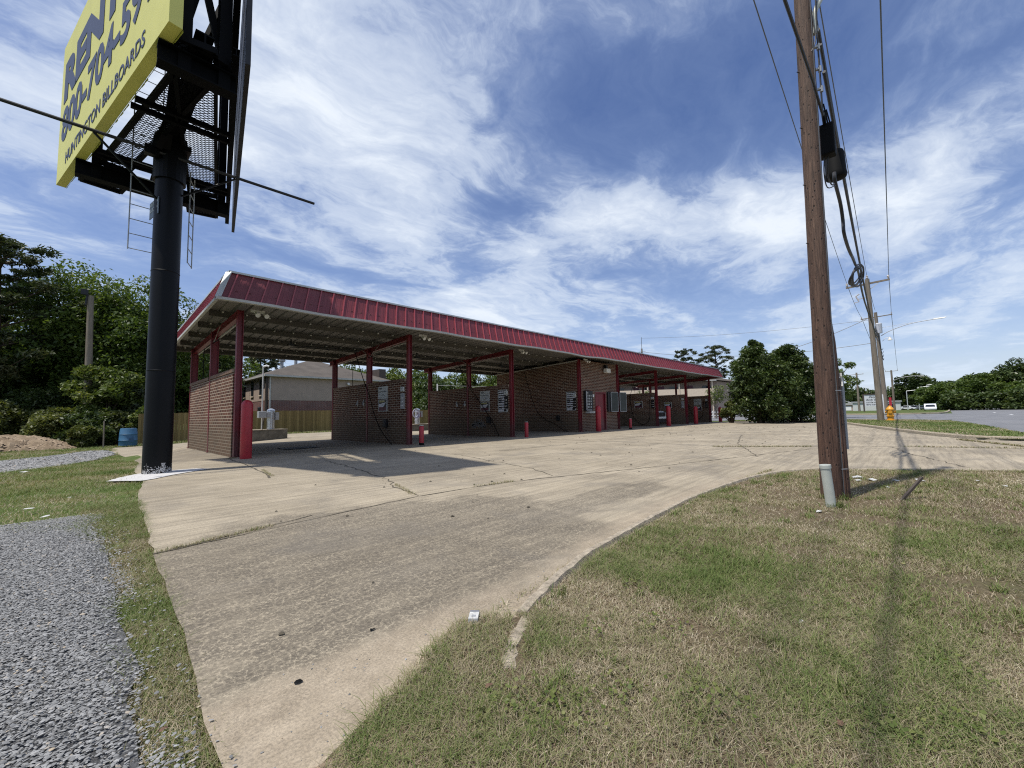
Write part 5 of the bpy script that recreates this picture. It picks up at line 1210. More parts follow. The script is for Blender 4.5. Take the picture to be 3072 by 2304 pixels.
car(150, -3.4, .0, wcar, 'white sport utility car on the road near the far trees', 'white_suv', 5.0, 2.2, 1.85)
r = random.Random(5)
CL = [(.6, .62, .64), (.10, .11, .12), (.05, .10, .09), (.55, .55, .55), (.12, .12, .14), (.5, .5, .48)]
for i in range(6):
    car(232+i*1.5, 1.0-i*2.2, 1.3, simple('car_paint', CL[i], .35), ['pale car parked first right of the distant pole', 'dark car parked second right of the distant pole', 'green dark car parked mid row in the far lot', 'silver car parked mid row in the far lot', 'charcoal car near the end of the far lot row', 'light car last in the far lot row'][i], 'parked_car', 4.5, 2.0, 1.7, 'cars in the distant lot')
t = thing('small_house', 'low distant house with pale gable roof left of the business sign', 'house', (250, 23, 0))
mb = MB(); mb.box(246, 254, 18.5, 27.0, 0, 2.6); mb.build('wall', M['stucco'], t)
mb = MB(); mb.add([(245.5, 17.8, 2.6), (254.5, 17.8, 2.6), (254.5, 27.7, 2.6), (245.5, 27.7, 2.6), (245.5, 22.75, 4.9), (254.5, 22.75, 4.9)], [(0, 1, 5, 4), (2, 3, 4, 5), (0, 4, 3), (1, 2, 5), (0, 3, 2, 1)]); mb.build('roof', simple('pale_roof', (.33, .33, .32), .8), t)
mb = MB(); mb.box(245.9, 246, 20, 25.5, .1, 2.0); mb.build('garage_door', M['white'], t)
t = thing('pale_shop', 'low pale building behind the distant business sign', 'building', (215, 8, 0))
mb = MB(); mb.box(215, 225, 3, 17, 0, 3.2); mb.build('wall', M['sign_white'], t)
mb = MB(); mb.box(214.6, 225.4, 2.6, 17.4, 3.2, 3.7); mb.build('roof', M['grey_box'], t)
mb = MB(); mb.box(214.9, 215, 5, 9, .4, 2.4); mb.build('window', M['glass'], t)
t = thing('road_marker', 'small white post at the far edge of the road under the trees', 'marker post', (150, -19.5, 0))
mb = MB(); mb.box(149.85, 150.15, -19.65, -19.35, 0, 1.3); mb.box(149.7, 150.3, -19.9, -19.1, 1.3, 1.7); mb.build('post', M['white'], t)

# ------------------------------------------------------------------ vegetation
def leaf_arrays(C, size, rng, flat=.55, elong=1.7, up=.35):
    n = len(C); d = rng.normal(size=(n, 3)); d /= np.linalg.norm(d, axis=1)[:, None]
    nrm = rng.normal(size=(n, 3)); nrm[:, 2] = np.abs(nrm[:, 2])+up; nrm /= np.linalg.norm(nrm, axis=1)[:, None]
    a = np.cross(nrm, d); a /= np.linalg.norm(a, axis=1)[:, None]+1e-9; b_ = np.cross(nrm, a)
    s = size*rng.uniform(.6, 1.25, size=(n, 1)); a = a*s*elong*.5; b_ = b_*s*flat*.5*1.4
    V = np.stack([C-a, C+b_, C+a, C-b_], axis=1).reshape(-1, 3)
    return V
def foliage(name, C, rnd, size, matl, parent, rng, **kw):
    V = leaf_arrays(C, size, rng, **kw); n = len(C)
    return np_mesh(name, V, np.arange(4*n), np.full(n, 4), matl, parent, {'rnd': np.repeat(rnd, 4)})
def clump_pts(cs, rs, per, rng, zsq=.75, shell=.5):
    out = []; rn = []
    for c, r_ in zip(cs, rs):
        k = max(4, int(per*(r_/np.mean(rs))**2)); d = rng.normal(size=(k, 3)); d /= np.linalg.norm(d, axis=1)[:, None]
        rad = r_*(shell+(1-shell)*rng.random(k)**.6)*(1+.10*rng.normal(size=k))
        p = d*rad[:, None]; p[:, 2] *= zsq; out.append(p+np.array(c)); rn.append(np.clip(rng.normal(.45, .2, k)+rng.normal(0, .14), 0, 1))
    return np.concatenate(out), np.concatenate(rn)
def tree(name, label, x, y, h, cr, matl, seed, crown0=.25, nc=60, per=110, leaf=.22, group=None, bark='bark', zsc=None, shape='round', trunk_r=None, cat='tree', z0=None, lean=0):
    rng = np.random.default_rng(seed); zb = gz(x, y) if z0 is None else z0
    t = thing(name, label, cat, (x, y, zb), group)
    cz = zb+h*(crown0+(1-crown0)*.5); rz = h*(1-crown0)*.5
    cs = []; rs = []
    for i in range(nc):
        while True:
            d = rng.normal(size=3); d /= np.linalg.norm(d); q = rng.random()**.38
            p = d*q
            if shape == 'cone':
                w = 1-.75*(p[2]*.5+.5)
                p[:2] *= w*1.25
            elif shape == 'dome' and p[2] < -.2: p[2] *= .6
            break
        cs.append((x+p[0]*cr*.86+lean*(p[2]+1)*.5, y+p[1]*cr*.86, cz+p[2]*rz*.88)); rs.append(cr*rng.uniform(.16, .34))
    C, rn = clump_pts(cs, rs, per, rng)
    keep = C[:, 2] > zb+.05; C = C[keep]; rn = rn[keep]
    foliage('crown', C, rn, leaf, matl, t, rng)
    tr = trunk_r or max(.08, h*.022)
    mb = MB(); top = h*(crown0+(1-crown0)*.75)
    mb.tube([(x, y, zb-.1), (x+.05*cr, y, zb+h*crown0*.7), (x-.04*cr, y+.05*cr, zb+h*(crown0+.25)), (x+lean*.4, y, zb+top)], [tr*1.2, tr, tr*.7, tr*.15], 9)
    for c, r_ in list(zip(cs, rs))[::max(1, nc//12)]:
        zz = min(zb+top*.8, max(zb+h*crown0*.6, c[2]-.5*cr)); mb.tube([(x, y, zz-.2*cr), ((x+c[0])/2, (y+c[1])/2, (zz+c[2])/2), c], [tr*.4, tr*.25, tr*.08], 5)
    mb.build('trunk', M[bark], t, smooth=True); return t
def pine(name, label, x, y, h, cr, seed, group=None, crown0=.55, leaf=.30, nb=34, per=150, z0=None):
    rng = np.random.default_rng(seed); zb = gz(x, y) if z0 is None else z0
    t = thing(name, label, 'pine tree', (x, y, zb), group); tr = max(.12, h*.016)
    mb = MB(); mb.tube([(x, y, zb-.1), (x+.1, y, zb+h*.5), (x-.05, y+.05, zb+h*.97)], [tr*1.2, tr*.8, tr*.2], 9)
    cs = []; rs = []
    for i in range(nb):
        k = i/(nb-1); z = zb+h*(crown0+(1-crown0)*k*.95); env = cr*(math.sin(PI*(.18+.75*k))**.8); a = i*2.4+rng.uniform(-.5, .5); ln = env*rng.uniform(.45, 1.0)
        e = (x+ln*math.cos(a), y+ln*math.sin(a), z+ln*.18); mb.tube([(x, y, z-.3*ln), ((x+e[0])/2, (y+e[1])/2, z-.05*ln), e], [tr*.28, tr*.18, tr*.06], 5)
        for f in (.55, .85, 1.0):
            cs.append((x+(e[0]-x)*f+rng.normal()*.12*cr, y+(e[1]-y)*f+rng.normal()*.12*cr, z+(e[2]-z)*f+rng.normal()*.04*cr)); rs.append(cr*rng.uniform(.10, .19))
    C, rn = clump_pts(cs, rs, per*.6, rng, .42, .1); foliage('crown', C, rn, leaf*.75, M['needle'], t, rng, flat=.3, elong=1.5, up=.5)
    mb.build('trunk', M['bark'], t, smooth=True); return t
def shrub(name, label, x, y, h, w, matl, seed, group=None, nc=26, per=120, leaf=.14, z0=None, cat='shrub', wy=None):
    rng = np.random.default_rng(seed); zb = gz(x, y) if z0 is None else z0
    t = thing(name, label, cat, (x, y, zb), group); cs = []; rs = []; wy = wy or w
    for i in range(nc):
        a = rng.uniform(0, 2*PI); q = rng.random()**.5; zz = rng.random()**.8
        f = (1-.55*zz**2)
        cs.append((x+w*.8*q*math.cos(a)*f, y+wy*.8*q*math.sin(a)*f, zb+h*(.1+.78*zz))); rs.append(min(w, h)*rng.uniform(.18, .34))
    C, rn = clump_pts(cs, rs, per, rng, .8, .45); keep = C[:, 2] > zb+.02; C = C[keep]; rn = rn[keep]
    foliage('foliage', C, rn, leaf, matl, t, rng)
    mb = MB()
    for c in cs[::max(1, nc//9)]: mb.tube([(x+(c[0]-x)*.15, y+(c[1]-y)*.15, zb-.05), ((x+c[0])/2, (y+c[1])/2, zb+(c[2]-zb)*.5), c], [.05, .035, .012], 5)
    mb.build('stem', M['bark'], t); return t
GL = 'trees of the wood at the left'
tree('broadleaf_tree', 'tall rounded green tree highest behind the left lamp post', -.5, 44.0, 12.9, 4.8, M['leaf'], 1, .06, 130, 330, .17, GL)
tree('broadleaf_tree', 'full green tree just left of the billboard pole', 3.0, 42.0, 12.7, 4.8, M['leaf'], 2, .05, 130, 330, .17, GL)
tree('broadleaf_tree', 'dense tree at the far left under the tall pine', -5.0, 44, 9.2, 4.2, M['leaf_dark'], 3, .08, 70, 170, .26, GL)
tree('broadleaf_tree', 'yellow green tree in front of the left wood', 1.3, 37.5, 5.2, 2.3, M['leaf_yel'], 4, .05, 46, 150, .18, GL)
tree('broadleaf_tree', 'dark tree seen between pole and first bay wall', 6.9, 45, 8.6, 3.6, M['leaf_dark'], 5, .05, 70, 170, .26, GL)
tree('broadleaf_tree', 'dark tree behind the first bay columns', 9.8, 53, 9.5, 4.0, M['leaf'], 6, .08, 70, 150, .28, GL)
tree('broadleaf_tree', 'deep wood tree filling the gap behind the lamp post', -2.6, 52, 11.0, 5.0, M['leaf_dark'], 7, .05, 70, 150, .3, GL)
tree('broadleaf_tree', 'deep wood tree behind the billboard pole', 4.6, 53, 11.4, 5.0, M['leaf_dark'], 8, .05, 70, 150, .3, GL)
pine('pine_tree', 'tall dark layered pine at the far left edge', -3.9, 41.5, 13.7, 3.9, 9, 'pine trees', .30, .30, 44, 230)
tree('broadleaf_tree', 'brownish conifer like tree right of the left lamp post', 3.2, 37.3, 4.6, 1.35, M['needle'], 10, .05, 34, 130, .16, GL)
GS = 'wild shrubs along the left boundary'
for i, (x, y, h, w, l, mm) in enumerate(((-2.9, 38.0, 2.7, 2.2, 'broad pale green shrub behind the dirt heap', 'scrub'), (-.9, 36.8, 2.3, 1.9, 'olive shrub right behind the dirt heap', 'scrub'), (.45, 35.2, 2.0, 1.6, 'dark mounded shrub at the foot of the lamp post', 'leaf_dark'),
                                          (1.7, 35.6, 2.1, 1.4, 'bushy shrub just left of the blue drum', 'scrub'), (.25, 33.3, 1.2, .9, 'low twiggy bush before the shrubs by the thin stake', 'scrub'), (-5.6, 39.5, 3.0, 2.4, 'leftmost shrub at the picture edge', 'scrub'), (3.0, 34.9, 2.6, 1.0, 'tall shrub over the fence end by the black pole', 'leaf_yel'), (-1.9, 40.5, 3.6, 2.6, 'high scrub under the left trees', 'leaf_dark'), (.9, 40.5, 3.9, 2.3, 'high scrub behind the lamp post', 'leaf_dark'))):
    shrub('wild_shrub', l, x, y, h, w, M[mm], 20+i, GS, 40, 260, .13)
# tree line behind the beige house and fence
GM = 'woodland trees behind the fence'
for i, (x, y, h, cr, l, mm) in enumerate(((27.5, 60, 9.6, 4.2, 'round light green tree right of the beige house roof', 'leaf_yel'), (33, 57, 8.6, 4.2, 'light green tree above the second bay wall', 'leaf_yel'), (38.5, 56, 8.8, 4.4, 'broad tree behind the second column gap', 'leaf'), (43.5, 52.5, 8.6, 4.4, 'broad tree behind the third bay wall', 'leaf_yel'),
                                            (49, 49, 8.8, 4.6, 'broad tree left of the equipment room', 'leaf_yel'), (36.5, 50, 6.6, 3.8, 'lower dark tree over the vacuum', 'leaf_dark'), (44.5, 46.5, 6.4, 3.8, 'lower tree near the third bay wall', 'leaf'), (55, 47, 9.2, 4.6, 'tree hidden mostly by the equipment room', 'leaf'), (30, 66, 10, 4.6, 'far tree between the first and second bays', 'leaf'), (22, 68, 9.2, 4.0, 'far tree behind the house ridge', 'leaf_dark'))):
    tree('woodland_tree', l, x, y, h, cr, M[mm], 40+i, .03, 72, 150, .27, GM, z0=0)
shrub('hedge_shrub', 'low hedge mass behind the fence at the second bay', 31, 43, 3.6, 3.5, M['leaf_dark'], 60, GM, 40, 170, .2, z0=0)
shrub('hedge_shrub', 'low hedge mass behind the fence at the third bay', 39.5, 41.5, 3.8, 4.0, M['leaf_dark'], 61, GM, 40, 170, .2, z0=0)
for i, (x, y, h, cr, l) in enumerate(((13.6, 72, 13.2, 3.0, 'thin pine left of the beige house'), (17.5, 66, 12.6, 3.0, 'pine just left of the roof vents'), (20.5, 75, 13.4, 2.6, 'small pine top above the roof ridge'), (43.2, 64, 11.2, 2.8, 'pine rising between second and third columns'), (80.0, 31, 13.0, 3.2, 'smaller of two round pines right of the roof end'), (84.6, 26.6, 13.8, 3.8, 'larger of two round pines right of the roof end'))):
    pine('pine_tree', l, x, y, h, cr, 70+i, 'pine trees', .52, .38, 30, 130, z0=0)
# dense dark bush group by the apron end
tree('magnolia', 'dense dark glossy tree, taller left half of the big bush right of the roof', 36.9, 8.4, 6.0, 2.3, M['leaf_dark'], 80, .0, 90, 260, .15, 'big evergreen bush clump', z0=0)
tree('magnolia', 'dense dark glossy tree, right half of the big bush beside the near pole', 40.0, 6.9, 6.6, 2.1, M['leaf_dark'], 81, .03, 90, 260, .15, 'big evergreen bush clump', z0=0)
shrub('evergreen_bush', 'low leafy skirt of the big bush on the apron edge', 37.0, 7.9, 4.9, 2.7, M['leaf_dark'], 82, 'big evergreen bush clump', 70, 300, .15, z0=0)
tree('magnolia', 'narrow leafy spire at the left top of the big bush', 36.5, 8.55, 7.1, 1.2, M['leaf_dark'], 140, .2, 34, 260, .14, 'big evergreen bush clump', z0=0, shape='cone')
tree('magnolia', 'narrow leafy spire at the right top of the big bush', 38.9, 6.75, 6.9, 1.5, M['leaf_dark'], 141, .2, 34, 260, .14, 'big evergreen bush clump', z0=0, shape='cone')
shrub('evergreen_bush', 'leafy right skirt of the big bush near the curb', 39.2, 6.4, 3.2, 2.2, M['leaf_dark'], 88, 'big evergreen bush clump', 50, 260, .15, z0=0)
shrub('evergreen_bush', 'small bright low bush left of the big bush', 37.8, 10.9, 1.9, 1.1, M['scrub'], 83, 'big evergreen bush clump', 26, 170, .13, z0=0)
tree('broadleaf_tree', 'mid green tree right of the two round pines', 84, 20.5, 13.0, 4.2, M['leaf'], 84, .05, 70, 170, .28, None, z0=0)
tree('broadleaf_tree', 'thin tree peeking out right of the near pole', 58, 5.6, 6.8, 2.0, M['leaf'], 85, .25, 30, 90, .2, None, z0=0)
tree('small_tree', 'slim multi stem tree in front of the balcony block', 60, 19.2, 4.6, 1.9, M['leaf_yel'], 86, .35, 30, 45, .14, None, 'bark_light', z0=0)
tree('small_tree', 'small leafy tree showing over the far bay walls', 56, 27.5, 4.6, 1.6, M['leaf_yel'], 87, .4, 26, 45, .14, None, 'bark_light', z0=0)
# road trees, far right
GR = 'roadside wood at the right'
for i, (x, y, h, cr, l, mm) in enumerate(((172, -2.0-4, 11.5, 6.5, 'leftmost low tree of the roadside wood behind the white car', 'leaf'), (168, -14, 14.5, 7.5, 'bright green tree of the roadside wood', 'leaf'), (172, -22, 19.5, 9, 'tall dark tree of the roadside wood', 'leaf_dark'), (168, -31, 20.5, 9, 'tallest dark tree toward the right edge', 'leaf_dark'), (158, -36, 18.5, 8, 'tree at the right picture edge', 'leaf'), (150, -28.5, 11.5, 6.5, 'lower olive tree in front of the tall dark ones', 'leaf_yel'), (140, -33, 13.5, 6.5, 'lower tree near the right edge', 'leaf'), (185, -9, 13, 7, 'tree behind the bright green one', 'leaf_dark'), (160, -21, 10, 6, 'low tree by the road under the tall ones', 'leaf'), (132, -37, 15, 7, 'edge tree beyond the frame side', 'leaf'))):
    tree('roadside_tree', l, x, y, h*.68, cr*.82, M[mm], 90+i, .0, 100, 190, .48, GR, z0=0)
for i, (x, y) in enumerate(((160, -9), (158, -14.5), (155, -20), (150, -26), (146, -31))):
    shrub('roadside_shrub', ['first', 'second', 'third', 'fourth', 'fifth'][i]+' low thicket from the left along the foot of the roadside wood', x, y, 4.6, 4.6, M['leaf_dark'], 110+i, GR, 40, 110, .55, z0=0)
GF = 'distant trees beyond the business sign'
for i, (x, y, h, cr) in enumerate(((262, 36, 15, 9), (275, 27, 12, 9), (285, 19, 12, 9), (300, 10, 12, 9), (255, 43, 18, 8), (270, 2, 17, 6), (262, -4, 17, 6), (250, -9, 13, 6), (320, -2, 12, 10))):
    tree('distant_tree', ['leafy', 'low', 'rounded', 'broad', 'tallest left', 'sparse', 'ragged', 'small', 'farthest'][i]+' distant tree on the horizon between bush and road wood', x, y, h, cr, M['leaf_dark'], 120+i, .05, 50, 90, .8, GF, z0=0)
for i, (x, y) in enumerate(((210, 1.0), (206, -2.0), (214, -4.5))):
    t = thing('street_pole', ['left', 'middle', 'right'][i]+' thin grey pole standing among the distant parked cars', 'pole', (x, y, 0), 'thin poles by the distant lot')
    mb = MB(); mb.tube([(x, y, 0), (x, y, 7+i)], .12, 6); mb.build('mast', M['galv'], t)
    mb = MB(); mb.tube([(x, y, 7+i), (x-.2, y-3, 7.3+i)], .07, 5); mb.build('arm', M['galv'], t)

# ------------------------------------------------------------------ grass, gravel
def in_poly(px, py, poly):
    inside = np.zeros(len(px), bool); n = len(poly); j = n-1
    for i in range(n):
        xi, yi = poly[i]; xj, yj = poly[j]
        c = ((yi > py) != (yj > py)) & (px < (xj-xi)*(py-yi)/(yj-yi+1e-12)+xi); inside ^= c; j = i
    return inside
def blades(name, label, x, y, zb, h, w, rnd, seed, lean=.6):
    rng = np.random.default_rng(seed); n = len(x); a = rng.uniform(0, 2*PI, n); b_ = a+PI/2+rng.normal(0, .4, n)
    ln = lean*h*rng.uniform(.2, 1.6, n); hh = h*rng.uniform(.5, 1.2, n)
    dx, dy = np.cos(a)*w/2, np.sin(a)*w/2; lx, ly = np.cos(b_)*ln, np.sin(b_)*ln
    V = np.stack([np.stack([x-dx, y-dy, zb], 1), np.stack([x+dx, y+dy, zb], 1),
                  np.stack([x+dx*.8+lx*.35, y+dy*.8+ly*.35, zb+hh*.6], 1), np.stack([x-dx*.8+lx*.35, y-dy*.8+ly*.35, zb+hh*.6], 1),
                  np.stack([x+lx, y+ly, zb+hh*.95], 1)], 1).reshape(-1, 3)
    k = np.arange(n)[:, None]*5
    F = np.concatenate([k+0, k+1, k+2, k+3, k+3, k+2, k+4], 1).ravel()
    o = np_mesh(name, V, F, np.tile([4, 3], n), M['blade'], None, {'rnd': np.repeat(rnd, 5)})
    tag(o, label, 'grass', kind='stuff'); return o
rng = np.random.default_rng(5)
def sample(n, x0, x1, y0, y1): return rng.uniform(x0, x1, n), rng.uniform(y0, y1, n)
# near lawn: density falls with distance
xs_, ys_ = [], []
for (n, a, b_, c, d) in ((230000, .1, 2.6, -.5, 1.75), (210000, 2.0, 5.2, -1.2, 1.9), (110000, 5, 10.4, -2.6, 1.9)):
    X_, Y_ = sample(n, a, b_, c, d); xs_.append(X_); ys_.append(Y_)
X_ = np.concatenate(xs_); Y_ = np.concatenate(ys_)
LP = [(-.2, .2), (-.2, 1.18), (.3, 1.20), (.5, 1.24), (.62, 1.30), (.72, 1.38), (.9, 1.45), (1.05, 1.53), (1.22, 1.60), (1.32, 1.62), (1.44, 1.575), (1.56, 1.435), (2.16, 1.55), (2.58, 1.64), (3.77, 1.74), (5.14, 1.81), (6.64, 1.72), (7.54, 1.55), (8.10, 1.31), (8.48, 1.01), (8.82, .38), (9.36, -.45), (9.91, -1.45), (10.26, -3.05), (-.2, -3.05)]
k_ = in_poly(X_+rng.normal(0, .012, len(X_)), Y_+rng.normal(0, .012, len(X_)), LP)
dens_ = vnoise(X_, Y_, 2.2, 4); bare = vnoise(X_, Y_, .9, 8)
k_ &= rng.random(len(X_)) < np.clip(.10+1.25*dens_+.35*vnoise(X_, Y_, 7, 14)-.35*(bare < .3), .08, 1)
# keep the sunken curb stub clear
sc_ = (np.abs((X_-1.36)*.6-(Y_-1.305)*.8) < .038) & (X_ > 1.2) & (X_ < 1.52) & (Y_ > 1.15) & (Y_ < 1.45); k_ &= ~(sc_ & (rng.random(len(X_)) < .93))
X_, Y_ = X_[k_], Y_[k_]
g = vnoise(X_, Y_, .9, 2)*.42+vnoise(X_, Y_, 3.3, 6)*.33+vnoise(X_, Y_, 11, 9)*.25
D_ = np.hypot(X_, Y_)
dry = np.clip((X_-3.2)/3.0, 0, 1)*.20
brn = np.clip((vnoise(X_, Y_, 1.6, 21)-.55)*3, 0, 1)*.15
rn = np.clip((1.22-1.45*g)+dry+brn+rng.normal(0, .24, len(X_)), 0, 1)
h_ = (.011+.020*np.clip(1.05-rn, 0, 1))*rng.uniform(.45, 1.6, len(X_))*(1+.05*D_)
blades('grass', 'patchy green and straw coloured grass of the near lawn', X_, Y_, np.full(len(X_), .02), h_, np.full(len(X_), .0017)*(1+.22*D_), rn, 6, 1.5)
# left strip and meadow
X1_, Y1_ = sample(110000, .0, .60, 1.3, 7.2); k_ = in_poly(X1_, Y1_, [(-.05, 1.3), (.36, 1.3), (.37, 2.1), (.41, 2.8), (.45, 4.2), (.52, 5.6), (.59, 7.2), (.1, 7.2), (.0, 5.8), (.16, 5), (.12, 4), (.17, 2.8), (.1, 2)])
k_ &= rng.random(len(X1_)) < np.clip(-.1+1.3*vnoise(X1_, Y1_, 5, 3)+(X1_-.08)*1.6, .05, 1)
X2_, Y2_ = sample(110000, -3.6, 1.5, 5.7, 17); k2_ = in_poly(X2_, Y2_, [(-3.6, 6.4), (-.6, 6.3), (-.1, 5.7), (.5, 6.2), (.59, 7.27), (.68, 8.3), (.82, 9.44), (.85, 11.6), (1.17, 15.1), (1.2, 17), (-.55, 17), (-1.3, 15), (-3.6, 13.4)])
k2_ &= rng.random(len(X2_)) < np.clip(.3+1.2*vnoise(X2_, Y2_, 1.5, 5), .1, 1)
X3_, Y3_ = sample(60000, -6, 1.5, 17, 36); k3_ = ~in_poly(X3_, Y3_, [(-6, 13.0), (-1.2, 15.0), (.06, 20.0), (.95, 23.6), (1.25, 26), (1.1, 28.7), (.4, 29.4), (-.9, 26.3), (-2.05, 25.0), (-6, 23.5)]) & (X3_ < 1.1+.02*(Y3_-17))
X_ = np.concatenate([X1_[k_], X2_[k2_], X3_[k3_]]); Y_ = np.concatenate([Y1_[k_], Y2_[k2_], Y3_[k3_]]); D_ = np.hypot(X_, Y_)
g = vnoise(X_, Y_, 1.0, 12)*.6+vnoise(X_, Y_, 4, 16)*.4
rn = np.clip((.93-1.1*g)+.12*(D_ < 6)+rng.normal(0, .2, len(X_)), 0, 1)
blades('grass', 'grass on the left between gravel and concrete', X_, Y_, gzv(X_, Y_)-.028, (.012+.022*(1-rn))*rng.uniform(.5, 1.5, len(X_))*(1+.06*D_), .0019*(1+.2*D_), rn, 7, 1.4)
# verge tufts further off, and weeds in the joints
X_, Y_ = sample(60000, 18.3, 47, -3, 14); k_ = in_poly(X_, Y_, STRIP) & (rng.random(len(X_)) < 1); X_, Y_ = X_[k_], Y_[k_]
rn = np.clip(.8-1.0*vnoise(X_, Y_, .6, 7)+rng.normal(0, .15, len(X_)), 0, 1)
blades('grass', 'mown verge grass by the side road', X_, Y_, np.full(len(X_), .045), np.full(len(X_), .06), np.full(len(X_), .02), rn, 8, 1.0)
X_, Y_ = sample(14000, 1.5, 45, 31.2, 33.6); blades('grass', 'strip of grass along the foot of the board fence', X_, Y_, gzv(X_, Y_)-.03, np.full(len(X_), .12), np.full(len(X_), .03), np.clip(rng.normal(.35, .2, len(X_)), 0, 1), 9, .6)
wx, wy = [], []
for (p, q, n) in (((.45, 4.23), (1.3, 4.42), 500), ((3.9, 4.52), (4.6, 4.4), 160), ((12.4, 4.1), (13.6, 1.98), 500), ((14.6, .2), (15.2, -2), 300), ((18.3, -.95), (15.5, -2.0), 700), ((2.6, 9.5), (2.4, 8.2), 220), ((1.5, 1.6), (8, 1.75), 900), ((3.3, 5.6), (3.03, 4.7), 160), ((2.7, 12.9), (2.95, 13.1), 120)):
    tt = rng.random(n); wx.append(p[0]+(q[0]-p[0])*tt+rng.normal(0, .02, n)); wy.append(p[1]+(q[1]-p[1])*tt+rng.normal(0, .02, n)+(.18*np.sin(tt*PI) if n == 900 else 0))
X_ = np.concatenate(wx); Y_ = np.concatenate(wy); blades('weeds', 'thin weeds and dead grass in the concrete joints', X_, Y_, np.zeros(len(X_)), .03*(1+.05*X_), .003*(1+.15*X_), np.clip(rng.normal(.55, .25, len(X_)), 0, 1), 10, 1.2)
# broad-leaf weeds
def weeds(cs, label, seed, leaf):
    r_ = np.random.default_rng(seed); C = []
    for (x, y, s, n) in cs: C.append(np.stack([x+r_.normal(0, s, n), y+r_.normal(0, s, n), .035+r_.random(n)*.02], 1))
    C = np.concatenate(C); V = leaf_arrays(C, leaf, r_, .8, 1.2, 1.5); n = len(C)
    o = np_mesh('clover', V, np.arange(4*n), np.full(n, 4), M['leaf_yel'], None, {'rnd': np.repeat(np.clip(r_.normal(.7, .2, n), 0, 1), 4)}); tag(o, label, 'weeds', kind='stuff')
cs = [(1.05, 1.05, .05, 60), (1.2, .95, .06, 60), (1.5, .55, .06, 70), (1.35, .8, .05, 50), (1.75, .1, .05, 60), (2.6, .3, .08, 50), (1.9, .9, .06, 50), (2.9, 1.25, .07, 50), (2.2, 1.2, .06, 50), (1.9, -.05, .05, 50), (1.12, .88, .06, 60), (2.3, -.05, .06, 60), (3.2, .6, .1, 40), (1.6, 1.1, .05, 40)]
weeds(cs, 'bright broad leaved weeds dotted in the near lawn', 3, .014)
# longer tufts standing out of the lawn, and dead leaf crumbs
tx, ty, th_ = [], [], []
r_ = np.random.default_rng(77)
for i in range(230):
    x, y = r_.uniform(.5, 7.5), r_.uniform(-1.4, 1.7)
    if i > 170: y = float(np.interp(x, [1.5, 3, 5, 8], [1.40, 1.62, 1.78, 1.30])) if x > 1.5 else 1.0
    n_ = int(r_.integers(18, 60)); s_ = r_.uniform(.012, .04)
    tx.append(x+r_.normal(0, s_, n_)); ty.append(y+r_.normal(0, s_, n_)); th_.append(np.full(n_, r_.uniform(.028, .06)))
for (x, y) in ((5.75, .60), (5.86, .62), (5.70, .72), (5.24, .62), (5.28, .60), (5.95, .62)):
    tx.append(x+r_.normal(0, .04, 130)); ty.append(y+r_.normal(0, .04, 130)); th_.append(np.full(130, .07))
X_ = np.concatenate(tx); Y_ = np.concatenate(ty); T_ = np.concatenate(th_); k_ = in_poly(X_, Y_, LP); X_, Y_, T_ = X_[k_], Y_[k_], T_[k_]
blades('grass_tufts', 'longer tufts of grass scattered through the near lawn', X_, Y_, np.full(len(X_), .02), T_*r_.uniform(.6, 1.2, len(X_)), .0026*(1+.16*np.hypot(X_, Y_)), np.clip(r_.normal(.22, .2, len(X_)), 0, 1), 41, .9)
# gravel stones
def stones(name, label, X_, Y_, Z_, S_, matl, seed, flat=.35, rn=None):
    r_ = np.random.default_rng(seed); n = len(X_)
    base = np.array([[1, 0, 0], [.35, .8, .1], [-.75, .55, 0], [-.9, -.45, .05], [.2, -.85, 0], [.1, .05, 1.0], [.5, -.1, .8]])
    V = np.repeat(base[None], n, 0)*(1+r_.normal(0, .16, (n, 7, 3))); V[:, :, 2] *= flat
    a = r_.uniform(0, 2*PI, n); c, s = np.cos(a)[:, None], np.sin(a)[:, None]
    x = V[:, :, 0]*c-V[:, :, 1]*s; y = V[:, :, 0]*s+V[:, :, 1]*c; z = V[:, :, 2]+x*r_.normal(0, .22, n)[:, None]+y*r_.normal(0, .22, n)[:, None]
    V = np.stack([x*S_[:, None]+X_[:, None], y*S_[:, None]*.75+Y_[:, None], z*S_[:, None]+Z_[:, None]], 2).reshape(-1, 3)
    fc = np.array([[0, 1, 6], [1, 5, 6], [1, 2, 5], [2, 3, 5], [3, 4, 5], [4, 6, 5], [4, 0, 6]]); F = (np.arange(n)[:, None, None]*7+fc[None]).ravel()
    rr = np.clip(r_.normal(.5, .2, n), 0, 1) if rn is None else rn
    o = np_mesh(name, V, F, np.full(n*7, 3), matl, None, {'rnd': np.repeat(rr, 7)}); tag(o, label, 'gravel', kind='stuff'); return o
X_, Y_ = sample(165000, -1.4, .36, 1.2, 6.6); k_ = rng.random(len(X_)) < np.clip((.265-X_)*5-.25*(Y_ > 5.6)+.6*(vnoise(X_, Y_, 3, 2)-.5), .03, 1); X_, Y_ = X_[k_], Y_[k_]
stones('gravel', 'blue grey crushed slate gravel in the left foreground', X_, Y_, rng.uniform(0, .008, len(X_)), .003+.0068*rng.random(len(X_))**1.8, M['stone'], 31)
X_, Y_ = sample(2600, .36, 7.5, 1.15, 2.2); k_ = (Y_ < 1.85-.0*X_) & (X_ < 1.5) | (np.abs(Y_-(1.98-.033*(X_-5)**2)) < .06); k_ &= rng.random(len(X_)) < .45; X_, Y_ = X_[k_], Y_[k_]
stones('grit', 'loose grit and pebbles washed against the curb and street corner', X_, Y_, np.full(len(X_), .001), rng.uniform(.0015, .006, len(X_)), M['stone'], 34, .7)
